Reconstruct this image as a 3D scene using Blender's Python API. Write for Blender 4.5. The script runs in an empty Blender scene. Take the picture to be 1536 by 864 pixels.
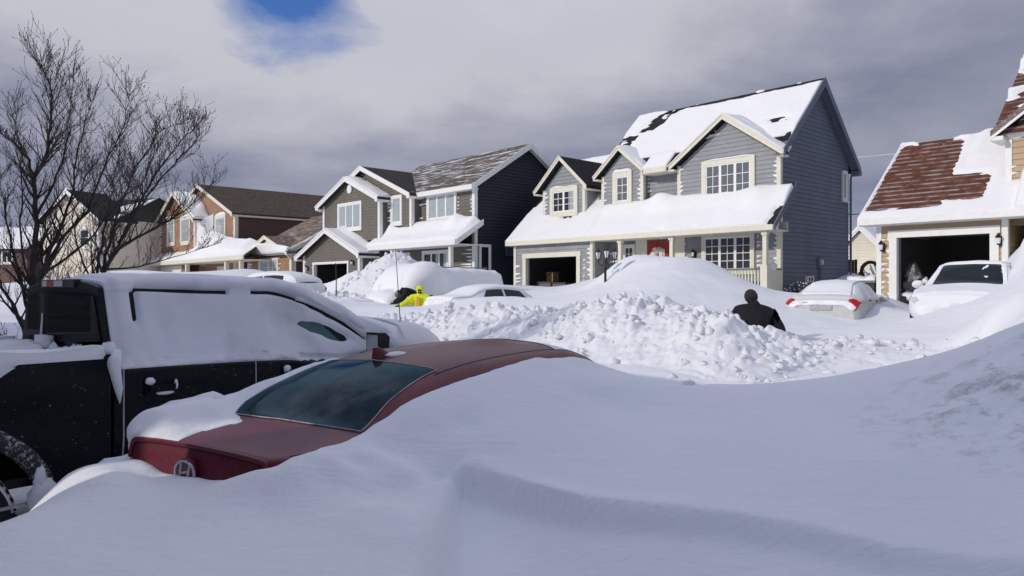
import bpy, math, random
import numpy as np
from mathutils import Vector, noise, Matrix
R = math.radians
rnd = random.Random(11)
scene = bpy.context.scene
COL = scene.collection
# ---------------------------------------------------------------- measuring helpers
FL, CXP, HYP, CAMZ = 1110.0, 768.0, 432.0, 1.9
U = Vector((.676, -.737)); V = Vector((.737, .676))      # street direction / away from the street
STREET = math.atan2(U.y, U.x)
SUN_EL = 24.0
SUN_D = (V * math.cos(R(12)) + U * math.sin(R(12))).normalized()   # horizontal travel of light

def W(px, py, Y):
    return Vector(((px-CXP)/FL*Y, Y, CAMZ-(py-HYP)/FL*Y))

class Frame:
    """survey frame of a house: a along the street, b away from it"""
    def __init__(s, px, Y, u=U, v=V):
        s.O = Vector(((px-CXP)/FL*Y, Y)); s.u = u; s.v = v
    def a(s, px, b):
        k = (px-CXP)/FL
        return (k*(s.O.y+b*s.v.y)-(s.O.x+b*s.v.x))/(s.u.x-k*s.u.y)
    def z(s, px, py, b):
        a = s.a(px, b)
        return CAMZ-(py-HYP)/FL*(s.O.y+a*s.u.y+b*s.v.y)
    def az(s, px, py, b):
        return s.a(px, b), s.z(px, py, b)

# ---------------------------------------------------------------- naming helpers
def tag(o, label=None, cat=None, group=None, kind=None):
    if label: o['label'] = label
    if cat: o['category'] = cat
    if group: o['group'] = group
    if kind: o['kind'] = kind
    return o
def thing(name, label, cat, loc=(0, 0, 0), rz=0, group=None):
    o = bpy.data.objects.new(name, None); COL.objects.link(o)
    o.location = loc; o.rotation_euler = (0, 0, rz); o.empty_display_size = .2
    return tag(o, label, cat, group)

class MB:
    def __init__(s): s.v = []; s.f = []; s.m = []
    def add(s, vs, fs, m=0):
        k = len(s.v); s.v += [tuple(p) for p in vs]
        for f in fs: s.f.append([i+k for i in f]); s.m.append(m)
    def poly(s, pts, m=0): s.add(pts, [list(range(len(pts)))], m)
    def box(s, x0, x1, y0, y1, z0, z1, m=0):
        x0, x1 = sorted((x0, x1)); y0, y1 = sorted((y0, y1)); z0, z1 = sorted((z0, z1))
        s.add([(x0,y0,z0),(x1,y0,z0),(x1,y1,z0),(x0,y1,z0),(x0,y0,z1),(x1,y0,z1),(x1,y1,z1),(x0,y1,z1)],
              [(3,2,1,0),(4,5,6,7),(0,1,5,4),(1,2,6,5),(2,3,7,6),(3,0,4,7)], m)
    def prism(s, pts, d, m=0):
        """polygon pts (3-d) swept by vector d"""
        n = len(pts); d = Vector(d)
        vs = [Vector(p) for p in pts]+[Vector(p)+d for p in pts]
        s.add(vs, [list(range(n))[::-1], list(range(n, 2*n))]+[(i, (i+1) % n, n+(i+1) % n, n+i) for i in range(n)], m)
    def slab(s, p, t, m=0):
        s.prism([Vector(q) for q in p], (0, 0, -t), m)
    def bar(s, p0, p1, w, h, m=0, up=(0, 0, 1)):
        """board from p0 to p1: w sideways, h in up"""
        p0 = Vector(p0); p1 = Vector(p1); d = (p1-p0).normalized(); up = Vector(up)
        sd = d.cross(up).normalized(); uu = sd.cross(d).normalized()
        q = [p0+sd*(i*w/2)+uu*(j*h/2) for i, j in ((-1,-1),(1,-1),(1,1),(-1,1))]
        s.prism(q, p1-p0, m)
    def tube(s, pts, rad, n=8, m=0, cap=True):
        pts = [Vector(p) for p in pts]; rings = []
        if not hasattr(rad, '__len__'): rad = [rad]*len(pts)
        ref = None; vs = []
        for i, p in enumerate(pts):
            t = (pts[min(i+1, len(pts)-1)]-pts[max(i-1, 0)])
            if t.length < 1e-9: t = Vector((0, 0, 1))
            t.normalize()
            if ref is None: ref = t.orthogonal().normalized()
            ref = (ref-t*ref.dot(t))
            if ref.length < 1e-6: ref = t.orthogonal()
            ref.normalize(); b = t.cross(ref)
            for k in range(n):
                a = 2*math.pi*k/n
                vs.append(p+(ref*math.cos(a)+b*math.sin(a))*rad[i])
        fs = [(i*n+k, i*n+(k+1) % n, (i+1)*n+(k+1) % n, (i+1)*n+k) for i in range(len(pts)-1) for k in range(n)]
        if cap: fs += [list(range(n))[::-1], [(len(pts)-1)*n+k for k in range(n)]]
        s.add(vs, fs, m)
    def lathe(s, prof, c, ax='z', n=24, m=0, a0=0, a1=2*math.pi):
        """prof: (radius, height) pairs around axis ax through c"""
        c = Vector(c); vs = []; full = abs(a1-a0-2*math.pi) < 1e-6; k = n if full else n+1
        for r, h in prof:
            for i in range(k):
                a = a0+(a1-a0)*i/n; x, y = r*math.cos(a), r*math.sin(a)
                vs.append(c+(Vector((x, y, h)) if ax == 'z' else Vector((x, h, y)) if ax == 'y' else Vector((h, x, y))))
        fs = [(j*k+i, j*k+(i+1) % k, (j+1)*k+(i+1) % k, (j+1)*k+i) for j in range(len(prof)-1) for i in range(n)]
        s.add(vs, fs, m)
    def ball(s, c, r, n=8, m=0, jit=0, rg=rnd):
        c = Vector(c); r = Vector(r) if hasattr(r, '__len__') else Vector((r, r, r)); vs = []
        for j in range(n//2+1):
            th = math.pi*j/(n//2)
            for i in range(n):
                a = 2*math.pi*i/n; k = 1+rg.uniform(-jit, jit)
                vs.append(c+Vector((r.x*math.sin(th)*math.cos(a)*k, r.y*math.sin(th)*math.sin(a)*k, r.z*math.cos(th)*k)))
        fs = [(j*n+i, (j+1)*n+i, (j+1)*n+(i+1) % n, j*n+(i+1) % n) for j in range(n//2) for i in range(n)]
        s.add(vs, fs, m)
    def grid(s, P, m=0, flip=False):
        """P: array nu x nv x 3"""
        nu, nv = P.shape[:2]
        fs = [(i*nv+j, (i+1)*nv+j, (i+1)*nv+j+1, i*nv+j+1) for i in range(nu-1) for j in range(nv-1)]
        if flip: fs = [f[::-1] for f in fs]
        s.add(P.reshape(-1, 3).tolist(), fs, m)
    def build(s, name, mats, parent=None, smooth=False, angle=None):
        me = bpy.data.meshes.new(name)
        me.from_pydata(s.v, [], s.f); me.update()
        for mt in (mats if isinstance(mats, (list, tuple)) else [mats]): me.materials.append(mt)
        me.polygons.foreach_set('material_index', s.m)
        if smooth or angle: me.polygons.foreach_set('use_smooth', [True]*len(s.f))
        o = bpy.data.objects.new(name, me); COL.objects.link(o)
        if angle: me.set_sharp_from_angle(angle=R(angle))
        if parent: o.parent = parent
        return o

# ---------------------------------------------------------------- materials
def lin(c): return tuple(((x/255+.055)/1.055)**2.4 if x > 10 else x/255/12.92 for x in c)
class NT:
    def __init__(s, m):
        m.use_nodes = True; s.t = m.node_tree; s.t.nodes.clear(); s.L = s.t.links
    def n(s, typ, **kw):
        o = s.t.nodes.new(typ)
        for k, v in kw.items():
            if k.startswith('i_'):
                key = k[2:]; key = int(key) if key.isdigit() else key.replace('_', ' ')
                if isinstance(v, bpy.types.NodeSocket): s.L.new(v, o.inputs[key])
                else: o.inputs[key].default_value = v
            else: setattr(o, k, v)
        return o
    def noise(s, vec, scale, detail=4, rough=.55, dist=0):
        return s.n('ShaderNodeTexNoise', i_Vector=vec, i_Scale=scale, i_Detail=detail, i_Roughness=rough, i_Distortion=dist).outputs['Fac']
    def ramp(s, fac, p0, p1, c0=(0,0,0,1), c1=(1,1,1,1)):
        r = s.n('ShaderNodeValToRGB', i_Fac=fac)
        r.color_ramp.elements[0].position = p0; r.color_ramp.elements[1].position = p1
        r.color_ramp.elements[0].color = c0; r.color_ramp.elements[1].color = c1
        return r.outputs['Color']
    def mix(s, fac, a, b):
        o = s.n('ShaderNodeMix', data_type='RGBA')
        for k, v in ((0, fac), (6, a), (7, b)):
            if isinstance(v, bpy.types.NodeSocket): s.L.new(v, o.inputs[k])
            else: o.inputs[k].default_value = v if k == 0 else (tuple(v)+(1,))[:4]
        return o.outputs[2]
    def math(s, op, a, b=0.0):
        o = s.n('ShaderNodeMath', operation=op)
        for k, v in ((0, a), (1, b)):
            if isinstance(v, bpy.types.NodeSocket): s.L.new(v, o.inputs[k])
            else: o.inputs[k].default_value = v
        return o.outputs[0]
    def coord(s, which='Object', scale=None):
        c = s.n('ShaderNodeTexCoord').outputs[which]
        if scale: c = s.n('ShaderNodeMapping', i_Vector=c, i_Scale=scale).outputs[0]
        return c
    def bump(s, h, strength=.3, dist=.02, normal=None):
        kw = dict(i_Height=h, i_Strength=strength, i_Distance=dist)
        if normal is not None: kw['i_Normal'] = normal
        return s.n('ShaderNodeBump', **kw).outputs[0]
    def out(s, **kw):
        p = s.n('ShaderNodeBsdfPrincipled')
        for k, v in kw.items():
            key = {'col': 'Base Color', 'rough': 'Roughness', 'metal': 'Metallic', 'normal': 'Normal', 'spec': 'Specular IOR Level', 'coat': 'Coat Weight', 'coatr': 'Coat Roughness', 'alpha': 'Alpha'}[k]
            if isinstance(v, bpy.types.NodeSocket): s.L.new(v, p.inputs[key])
            else: p.inputs[key].default_value = (tuple(v)+(1,))[:4] if key == 'Base Color' else v
        o = s.n('ShaderNodeOutputMaterial'); s.L.new(p.outputs[0], o.inputs[0])
        return p
def new(name):
    m = bpy.data.materials.new(name); return m, NT(m)

def plain(name, c, rough=.6, var=.12, scale=6, bump=0, metal=0, spec=.4):
    m, t = new(name); v = t.coord()
    n = t.noise(v, scale, 5)
    c2 = tuple(x*(1-var) for x in c); c3 = tuple(min(1, x*(1+var)) for x in c)
    kw = {}
    if bump: kw['normal'] = t.bump(t.noise(v, scale*8, 3), bump, .01)
    t.out(col=t.mix(t.ramp(n, .3, .7), c2, c3), rough=rough, metal=metal, spec=spec, **kw)
    return m
def snow_mat(name, c=(.86, .87, .89), fine=.35, ripple=0.0, scale=1.0, patchy=0, dirt=None):
    m, t = new(name); v = t.coord()
    b = t.bump(t.noise(v, 55*scale, 4, .6), fine, .006)
    b = t.bump(t.noise(v, 7*scale, 4, .55), .35, .03, b)
    if ripple:
        vr = t.n('ShaderNodeMapping', i_Vector=v, i_Rotation=(0, 0, R(-30)), i_Scale=(1.2, 6.0, 2)).outputs[0]
        b = t.bump(t.noise(vr, 2.2, 5, .6, .4), ripple, .05, b)
    n = t.noise(v, 1.3, 4)
    cc = t.mix(n, tuple(x*.94 for x in c), c)
    if patchy: cc = t.mix(t.math('MULTIPLY', t.ramp(t.noise(v, 2.3, 3, .5), .5, .75), patchy), cc, (.30, .315, .36))
    if dirt:      # a smear of grit thrown on the snow
        dv = t.n('ShaderNodeVectorMath', operation='DISTANCE', i_0=v); dv.inputs[1].default_value = dirt
        k = t.math('MULTIPLY', t.ramp(dv.outputs['Value'], .25, .95, (1, 1, 1, 1), (0, 0, 0, 1)), t.ramp(t.noise(v, 7, 8, .72), .50, .64))
        cc = t.mix(t.math('MULTIPLY', k, .7), cc, (.30, .285, .28))
    t.out(col=cc, rough=.75, spec=.25, normal=b)
    return m
def siding_mat(name, c, frost=0.0, rough=.55):
    m, t = new(name); v = t.coord()
    n = t.noise(v, 1.2, 4); f = t.noise(t.coord(scale=(3, 3, 40)), 1, 3)
    base = t.mix(t.ramp(n, .3, .7), tuple(x*.9 for x in c), tuple(x*1.08 for x in c))
    base = t.mix(t.math('MULTIPLY', f, .25), base, tuple(x*.7 for x in c))
    if frost:
        g = t.noise(t.coord(scale=(1, 1, 4)), 2.2, 6, .7)
        base = t.mix(t.math('MULTIPLY', t.ramp(g, .56, .72), frost), base, (.8, .82, .85))
    t.out(col=base, rough=rough, spec=.3)
    return m
def shingle_mat(name, c, dust=0.0, rows=0.0, streak=False):
    m, t = new(name); v = t.coord()
    cell = t.n('ShaderNodeTexVoronoi', i_Vector=t.coord(scale=(5, 5, 9)), i_Scale=1.0).outputs['Color']
    n = t.noise(v, 9, 5)
    base = t.mix(t.n('ShaderNodeSeparateColor', i_Color=cell).outputs[0], tuple(x*.62 for x in c), tuple(x*1.3 for x in c))
    base = t.mix(t.ramp(n, .35, .75), base, tuple(x*.55 for x in c))
    sep = t.n('ShaderNodeSeparateXYZ', i_Vector=v)
    z = sep.outputs['Z']
    row = t.math('FRACT', t.math('MULTIPLY', z, 7.0))
    if rows:
        rn = t.noise(v, 3.0, 4)
        k = t.math('MULTIPLY', t.ramp(row, .62, .8), t.ramp(rn, .38, .6))
        base = t.mix(t.math('MULTIPLY', k, rows), base, (.82, .84, .87))
    if dust:
        vv = t.coord(scale=(.35, 1.6, 3.0)) if streak else t.coord(scale=(1.2, 1.2, 1.2))
        dn = t.noise(vv, 2.4, 8, .68, .5)
        base = t.mix(t.math('MULTIPLY', t.ramp(dn, .50, .66), dust), base, (.8, .82, .86))
    nb = t.bump(row, .5, .02)
    t.out(col=base, rough=.85, spec=.2, normal=t.bump(n, .4, .01, nb))
    return m
def glass_mat(name, tint=(.75, .85, .85), refl=1.0, frost=0.0, f0=.35, f1=.75, gc=(1, 1, 1)):
    m, t = new(name)
    tr = t.n('ShaderNodeBsdfTransparent', i_Color=tint+(1,))
    gl = t.n('ShaderNodeBsdfGlossy', i_Roughness=.03, i_Color=gc+(1,))
    ge = t.n('ShaderNodeNewGeometry'); dp = t.n('ShaderNodeVectorMath', operation='DOT_PRODUCT', i_0=ge.outputs['Incoming'], i_1=ge.outputs['Normal']).outputs['Value']
    fr = t.math('ADD', t.math('MULTIPLY', t.math('POWER', t.math('SUBTRACT', 1.0, t.math('MINIMUM', t.math('ABSOLUTE', dp), 1.0)), 5.0), .92), .045)
    mx = t.n('ShaderNodeMixShader', i_0=t.math('MULTIPLY', fr, refl))
    t.L.new(tr.outputs[0], mx.inputs[1]); t.L.new(gl.outputs[0], mx.inputs[2])
    last = mx.outputs[0]
    if frost:
        df = t.n('ShaderNodeBsdfDiffuse', i_Color=(.82, .84, .88, 1))
        v = t.coord(); n = t.noise(v, 6, 8, .7)
        m2 = t.n('ShaderNodeMixShader', i_0=t.math('MULTIPLY', t.ramp(n, f0, f1), frost))
        t.L.new(last, m2.inputs[1]); t.L.new(df.outputs[0], m2.inputs[2]); last = m2.outputs[0]
    o = t.n('ShaderNodeOutputMaterial'); t.L.new(last, o.inputs[0])
    return m
def paint_mat(name, c, metal=.0, rough=.25, frost=0.0, fscale=14, lo=.52, hi=.7, up=0.0, coat=.6, spec=.5):
    """car paint with wind-blown snow dust stuck on it"""
    m, t = new(name); v = t.coord()
    n = t.noise(v, 60, 2)
    base = t.mix(n, tuple(x*.9 for x in c), tuple(x*1.1 for x in c))
    ro = rough
    if frost or up:
        d = t.ramp(t.noise(v, fscale, 8, .72), lo, hi)
        fac = t.math('MULTIPLY', d, frost)
        if up:
            nz = t.n('ShaderNodeSeparateXYZ', i_Vector=t.n('ShaderNodeNewGeometry').outputs['Normal']).outputs['Z']
            w = t.math('MULTIPLY', t.ramp(nz, .15, .7), up)
            fac = t.math('MAXIMUM', fac, w)
        base = t.mix(fac, base, (.82, .84, .87))
        ro = t.math('ADD', t.math('MULTIPLY', fac, .6), rough)
        cw = t.math('MULTIPLY', t.math('SUBTRACT', 1.0, fac), coat)
    else: cw = coat
    t.out(col=base, rough=ro, metal=metal, spec=spec, coat=cw, coatr=.06)
    return m

M = {}
M['snow'] = snow_mat('fresh_snow', (.84, .855, .89), fine=.5, ripple=.24, dirt=(2.75, 4.0, 1.2))
M['bank'] = snow_mat('broken_snow', (.79, .80, .835), fine=.5)
M['roof_snow'] = snow_mat('roof_snow', (.88, .885, .9), fine=.3)
M['side_snow'] = snow_mat('thin_window_snow', (.80, .815, .86), fine=.3, scale=1.2, patchy=.45)
M['car_snow'] = snow_mat('car_snow', (.86, .87, .9), fine=.4, scale=1.5)
M['trim'] = plain('white_trim', (.8, .8, .79), .45, .05)
M['cream_trim'] = plain('cream_trim', (.74, .71, .60), .5, .05)
M['vinyl'] = plain('white_vinyl', (.85, .85, .85), .3, .03)
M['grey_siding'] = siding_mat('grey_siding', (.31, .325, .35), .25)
M['grey_side'] = siding_mat('slate_and_shaded_grey', (.155, .18, .235), .05)  # side wall shade put into the grey; also on rake boards, meter, vent
M['olive_siding'] = siding_mat('olive_siding', (.165, .152, .128), .12)
M['navy_siding'] = siding_mat('navy_siding', (.022, .026, .042), .0)
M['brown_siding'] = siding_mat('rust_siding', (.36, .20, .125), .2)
M['brown_side'] = siding_mat('dark_red_and_shaded_rust', (.115, .062, .05), .0)  # side wall shade put into the rust; own colour of the red house
M['tan_siding'] = siding_mat('tan_siding', (.50, .36, .225), .15)
M['cream_siding'] = siding_mat('cream_siding', (.76, .70, .58), .6)
M['black_shingle'] = shingle_mat('black_shingle', (.028, .027, .03))
M['grey_shingle'] = shingle_mat('charcoal_shingle', (.05, .047, .045))
M['brown_shingle'] = shingle_mat('brown_shingle', (.105, .078, .058))
M['dusted_shingle'] = shingle_mat('dusted_brown_shingle', (.13, .105, .088), .95, 0, True)
M['red_shingle'] = shingle_mat('red_brown_shingle', (.15, .06, .038), .0, .3)
M['rust_shingle'] = shingle_mat('rust_brown_shingle', (.19, .125, .09), .45, 0, True)
M['ice'] = plain('ice', (.62, .68, .74), .12, .1, spec=.6)
M['dark'] = plain('dark_interior', (.018, .018, .02), .8)
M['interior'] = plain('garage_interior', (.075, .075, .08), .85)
M['concrete'] = plain('concrete', (.22, .21, .2), .9, bump=.3)
M['curtain'] = plain('pale_curtain', (.55, .57, .6), .8, .1)
M['grey_blind'] = plain('grey_blind', (.24, .25, .27), .8, .1)
M['curtain'] = plain('pale_curtain', (.68, .7, .73), .8, .08)
M['glass'] = glass_mat('window_glass', (.88, .9, .9), 1.2)
M['black_metal'] = plain('black_metal', (.012, .012, .013), .4)
M['lamp_glass'] = plain('milky_lamp_glass', (.75, .76, .76), .3, .05)
M['steel'] = plain('steel', (.5, .51, .52), .35, .1, metal=.8)
M['rubber'] = plain('rubber', (.016, .016, .017), .75, .2, 20, .3)
M['rim'] = plain('alloy_rim', (.45, .46, .47), .35, .08, metal=.7)
M['red_door'] = plain('red_door', (.36, .025, .02), .4)
M['fur'] = plain('white_tinsel', (.75, .72, .68), .9, .25, 25, .8)
M['red_lens'] = plain('red_lens', (.45, .012, .02), .15, .1)
M['clear_lens'] = plain('clear_lens', (.55, .56, .58), .12, .1)
M['wood_red'] = plain('red_brown_wood', (.09, .035, .025), .7, .3, 8)
M['bark'] = plain('bark', (.05, .042, .038), .9, .35, 14, .6)
M['twig'] = plain('twig_bark', (.055, .044, .04), .85, .25, 14)
M['cardboard'] = plain('tan_cardboard', (.42, .28, .15), .8)
M['grey_plastic'] = plain('grey_plastic', (.16, .165, .17), .5)
# ================================================================ house helpers (local axes: x = along street, y = away, z = up)
def fn(v): return v if callable(v) else (lambda z: v)
def siding(mb, axis, pos, lo, hi, z0, z1, sign=-1, row=.155, out=.027, m=0):
    lo, hi = fn(lo), fn(hi); z = z0
    P = (lambda t, o, zz: (t, pos+sign*o, zz)) if axis == 'b' else (lambda t, o, zz: (pos+sign*o, t, zz))
    while z < z1-1e-4:
        zt = min(z+row, z1); l0, h0, l1, h1 = lo(z), hi(z), lo(zt), hi(zt)
        if h1 < l1: l1 = h1 = (l1+h1)/2
        if h0 > l0:
            q = [P(l0, out, z), P(h0, out, z), P(h1, .003, zt), P(l1, .003, zt)]
            u = [P(l0, .003, z), P(h0, .003, z), P(h0, out, z), P(l0, out, z)]
            flip = (axis == 'b') != (sign < 0)
            for g in (q, u): mb.poly(g[::-1] if flip else g, m)
        z = zt
def fringe(mb, axis, pos, edge, dr, z0, z1, sign=-1, row=.17, lmin=.08, lmax=.45, dens=.8, th=.03, m=0):
    """snow packed under the laps beside a corner board"""
    z = z0
    while z < z1-row:
        if rnd.random() < dens:
            L = rnd.uniform(lmin, lmax); h = row*rnd.uniform(.35, .8); o = .04+rnd.uniform(.2, 1)*th
            P = (lambda t, oo, zz: (t, pos+sign*oo, zz)) if axis == 'b' else (lambda t, oo, zz: (pos+sign*oo, t, zz))
            e, f = edge, edge+dr*L
            zb = z+row*.05; zt = zb+h
            mb.add([P(e, .0, zb), P(e, o, zb), P(e, o*.8, zt), P(e, .0, zt), P(f, .012, zt-.01), P(f, .008, zt-.03)],
                   [(0,1,2,3), (1,5,4,2), (2,4,3), (0,5,1), (0,3,4,5)], m)
        z += row
def TF(axis, pos, sign=-1):
    return (lambda t, o, z: (t, pos+sign*o, z)) if axis == 'b' else (lambda t, o, z: (pos+sign*o, t, z))
def tbox(mb, T, t0, t1, o0, o1, z0, z1, m=0):
    p, q = T(t0, o0, z0), T(t1, o1, z1)
    mb.box(p[0], q[0], p[1], q[1], p[2], q[2], m)
def window(parent, axis, pos, t0, t1, z0, z1, sashes=3, mx=2, mz=3, trim=.1, curtain=None, sign=-1, tm='trim', snowcap=0, head=0, gaps=True):
    """t0..z1 = the sash opening; casing boards go round it"""
    T = TF(axis, pos, sign); f = MB()
    tr = trim
    tbox(f, T, t0-tr, t0, -.02, .09, z0-tr, z1+tr+head); tbox(f, T, t1, t1+tr, -.02, .09, z0-tr, z1+tr+head)
    tbox(f, T, t0, t1, -.02, .09, z1, z1+tr+head); tbox(f, T, t0, t1, -.02, .088, z0-tr, z0)
    tbox(f, T, t0-tr-.03, t1+tr+.03, -.02, .115, z0-tr-.05, z0-tr)
    w = (t1-t0)/sashes; sw = .05
    for i in range(sashes):
        a, b = t0+i*w, t0+(i+1)*w
        tbox(f, T, a, a+sw, .01, .072, z0, z1, 1); tbox(f, T, b-sw, b, .01, .072, z0, z1, 1)
        tbox(f, T, a+sw, b-sw, .01, .07, z0, z0+sw, 1); tbox(f, T, a+sw, b-sw, .01, .07, z1-sw, z1, 1)
        for k in range(1, mx):
            x = a+sw+(b-a-2*sw)*k/mx; tbox(f, T, x-.012, x+.012, .055, .066, z0+sw, z1-sw, 1)
        for k in range(1, mz):
            z = z0+sw+(z1-z0-2*sw)*k/mz; tbox(f, T, a+sw, b-sw, .0545, .064, z-.012, z+.012, 1)
    o = f.build('window', [M[tm], M['vinyl']], parent)
    g = MB(); tbox(g, T, t0+.01, t1-.01, .049, .054, z0+.01, z1-.01); g.build('pane', M['glass'], o)
    c = MB(); tbox(c, T, t0+.005, t1-.005, .041, .0425, z0+.005, z1-.005)
    if curtain:
        for i in range(sashes):
            a, b = t0+i*w+sw*.6, t0+(i+1)*w-sw*.6
            n = 14; P = np.zeros((n, 2, 3)); side = curtain == 'side' and i > 0
            a2 = a if not side else a+(b-a)*.55
            for q in range(n):
                t = a2+(b-a2)*q/(n-1)
                for r, z in enumerate((z0+.02, z1-.02)): P[q, r] = T(t, .0455+.0018*math.sin(q*2.1+i), z)
            if curtain != 'side' or i != 0: c.grid(P, 1)
    c.build('curtain' if curtain else 'dark_room', [M['dark'], M['grey_blind' if curtain == 'grey' else 'curtain']], o)
    if snowcap:
        s = MB(); n = 12
        snow_ridge(s, [Vector(T(t0-tr+(t1-t0+2*tr)*i/n, .05, z1+tr+head)) for i in range(n+1)], .06, snowcap)
        s.build('sill_snow', M['roof_snow'], o, smooth=True)
    return o
def snow_ridge(mb, pts, w, h, n=7):
    P = np.zeros((len(pts), n, 3)); d = (pts[-1]-pts[0]).normalized(); sd = d.cross(Vector((0, 0, 1))).normalized()
    for i, p in enumerate(pts):
        e = min(1, min(i, len(pts)-1-i)/1.5); k = h*(.55+.6*noise.noise(p*1.7))*e+.005
        for j in range(n):
            a = math.pi*j/(n-1); P[i, j] = p+sd*(-math.cos(a)*w*(.3+.7*e))+Vector((0, 0, max(0, math.sin(a))*k-.004))
    mb.grid(P)
def snow_on(mb, p00, p10, p11, p01, nu, nv, th, m=0, lip=.0):
    """snow blanket over a roof quad; th(u,v,point)->depth, below 0 the roof shows"""
    p = [Vector(q) for q in (p00, p10, p11, p01)]
    n = (p[1]-p[0]).cross(p[3]-p[0]).normalized()
    if n.z < 0: n = -n
    P = np.zeros((nu+3, nv+3, 3))
    for i in range(nu+3):
        u = min(max((i-1)/nu, 0), 1)
        for j in range(nv+3):
            v = min(max((j-1)/nv, 0), 1)
            q = (p[0]*(1-u)+p[1]*u)*(1-v)+(p[3]*(1-u)+p[2]*u)*v
            t = th(u, v, q)
            if i in (0, nu+2) or j in (0, nv+2): t = min(t, 0)-.03
            else: t = max(t, -.03)
            P[i, j] = q+n*t
    mb.grid(P, m)
def gable_front(mb, ac, hw, b0, b1, ze, zp, t=.16, fm=1, rm=0, fh=.2, eb=None, bv=None):
    """gable roof with ridge running away from the street, rake boards on its front"""
    for s in (-1, 1):
        e = (ac+s*hw, zE := ze); 
        mb.slab([(ac, b0, zp), (ac+s*hw, b0, ze), (ac+s*hw, b1 if bv is None else bv, ze), (ac, b1, zp)], t, rm)
        # rake board and its crown strip
        k = (zp-ze)/hw
        mb.prism([(ac, b0-.03, zp+.012), (ac+s*(hw+.02), b0-.03, ze+.012-.02*k), (ac+s*(hw+.02), b0-.03, ze-fh), (ac, b0-.03, zp-fh)], (0, .029, 0), fm)
        mb.prism([(ac, b0-.06, zp+.02), (ac+s*(hw+.04), b0-.06, ze+.02-.04*k), (ac+s*(hw+.04), b0-.06, ze-.06), (ac, b0-.06, zp-.06)], (0, .03, 0), fm)
        # soffit / eave box along the side
        mb.box(ac+s*(hw-.25), ac+s*(hw+.015), b0-.001, b1 if eb is None else eb, ze-fh-.004, ze-t+.02, fm)
def corner(par, a, b, z0, z1, w=.1, m='trim'):
    k = MB(); k.box(a-w, a+.046, b-.048, b+w, z0, z1); return k.build('corner_board', M[m], par)
def cornerL(par, a, b, z0, z1, w=.1, m='trim'):
    k = MB(); k.box(a-.046, a+w, b-.048, b+w, z0, z1); return k.build('corner_board', M[m], par)
def icicles(parent, a0, a1, b, z, seed, dens=1.0, lmax=.28):
    rg = random.Random(seed); m = MB(); a = a0
    while a < a1:
        k = noise.noise(Vector((a*.9, seed, 0))); L = lmax*max(.12, .45+.9*k)*rg.uniform(.4, 1)
        if rg.random() < dens*(.35+.65*(k > -.1)): m.tube([(a, b, z+.02), (a+rg.uniform(-.01, .01), b, z-L*.5), (a, b, z-L)], [.018, .010, .001], 5, cap=False)
        a += rg.uniform(.07, .28)
    return tag(m.build('icicles', M['ice'], parent, smooth=True), kind='stuff')
def wall_lantern(parent, a, b, z):
    m = MB(); m.box(a-.05, a+.05, b-.03, b, z-.12, z+.12, 0); m.bar((a, b-.03, z+.1), (a, b-.14, z+.16), .02, .02, 0)
    m.lathe([(.0, .2), (.025, .17), (.08, .085), (.065, .075), (.06, .065)], (a, b-.14, z), n=8, m=0)
    m.lathe([(.056, .065), (.04, -.08), (0, -.08)], (a, b-.14, z), n=8, m=1); m.lathe([(.045, -.08), (.025, -.11), (0, -.12)], (a, b-.14, z), n=8, m=0)
    return m.build('wall_lantern', [M['black_metal'], M['lamp_glass']], parent)
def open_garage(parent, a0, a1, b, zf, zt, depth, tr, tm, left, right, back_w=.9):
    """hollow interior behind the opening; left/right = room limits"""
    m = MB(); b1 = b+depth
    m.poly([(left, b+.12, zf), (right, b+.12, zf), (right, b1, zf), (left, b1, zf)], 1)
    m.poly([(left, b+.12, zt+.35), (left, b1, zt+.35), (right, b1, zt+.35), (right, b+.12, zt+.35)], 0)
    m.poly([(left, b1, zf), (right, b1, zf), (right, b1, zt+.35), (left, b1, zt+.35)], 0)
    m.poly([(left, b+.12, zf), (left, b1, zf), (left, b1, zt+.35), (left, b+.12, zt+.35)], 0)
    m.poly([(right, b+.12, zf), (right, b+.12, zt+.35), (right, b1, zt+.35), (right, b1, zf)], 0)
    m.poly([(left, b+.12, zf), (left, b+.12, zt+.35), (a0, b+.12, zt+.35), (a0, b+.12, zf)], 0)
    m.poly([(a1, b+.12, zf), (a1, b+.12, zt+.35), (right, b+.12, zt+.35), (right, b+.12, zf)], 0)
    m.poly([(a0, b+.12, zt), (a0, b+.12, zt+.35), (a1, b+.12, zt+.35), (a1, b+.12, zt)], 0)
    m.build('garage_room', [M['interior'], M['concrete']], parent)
    f = MB()
    f.box(a0-tr, a0, b-.065, b+.12, zf, zt); f.box(a1, a1+tr, b-.065, b+.12, zf, zt)
    f.box(a0-tr-.03, a1+tr+.03, b-.07, b+.12, zt, zt+tr)
    f.build('garage_door_frame', M[tm], parent)
    r = MB()      # the raised door and its tracks under the ceiling
    for k in range(4): r.box(a0+.03, a1-.03, b+.25+k*.52, b+.25+k*.52+.5, zt+.1, zt+.14)
    for x in (a0+.01, a1-.03): r.box(x, x+.03, b+.13, b+2.4, zt+.05, zt+.09); r.box(x, x+.03, b+.13, b+.16, zf, zt+.05)
    r.build('raised_garage_door', M['grey_plastic'], parent)
def wall_with_hole(mb, pos, l, r, z0, z1, h0, h1, ht, m=0, top=None):
    siding(mb, 'b', pos, l, h0, z0, ht, m=m); siding(mb, 'b', pos, h1, r, z0, ht, m=m)
    if top is None: siding(mb, 'b', pos, l, r, ht, z1, m=m)
    else: siding(mb, 'b', pos, top[0], top[1], ht, z1, m=m)
def nz(p, s=1.0, seed=0): return noise.noise(Vector((p[0]*s+seed, p[1]*s-seed*.7, p[2]*s+seed*.3)))
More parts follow.
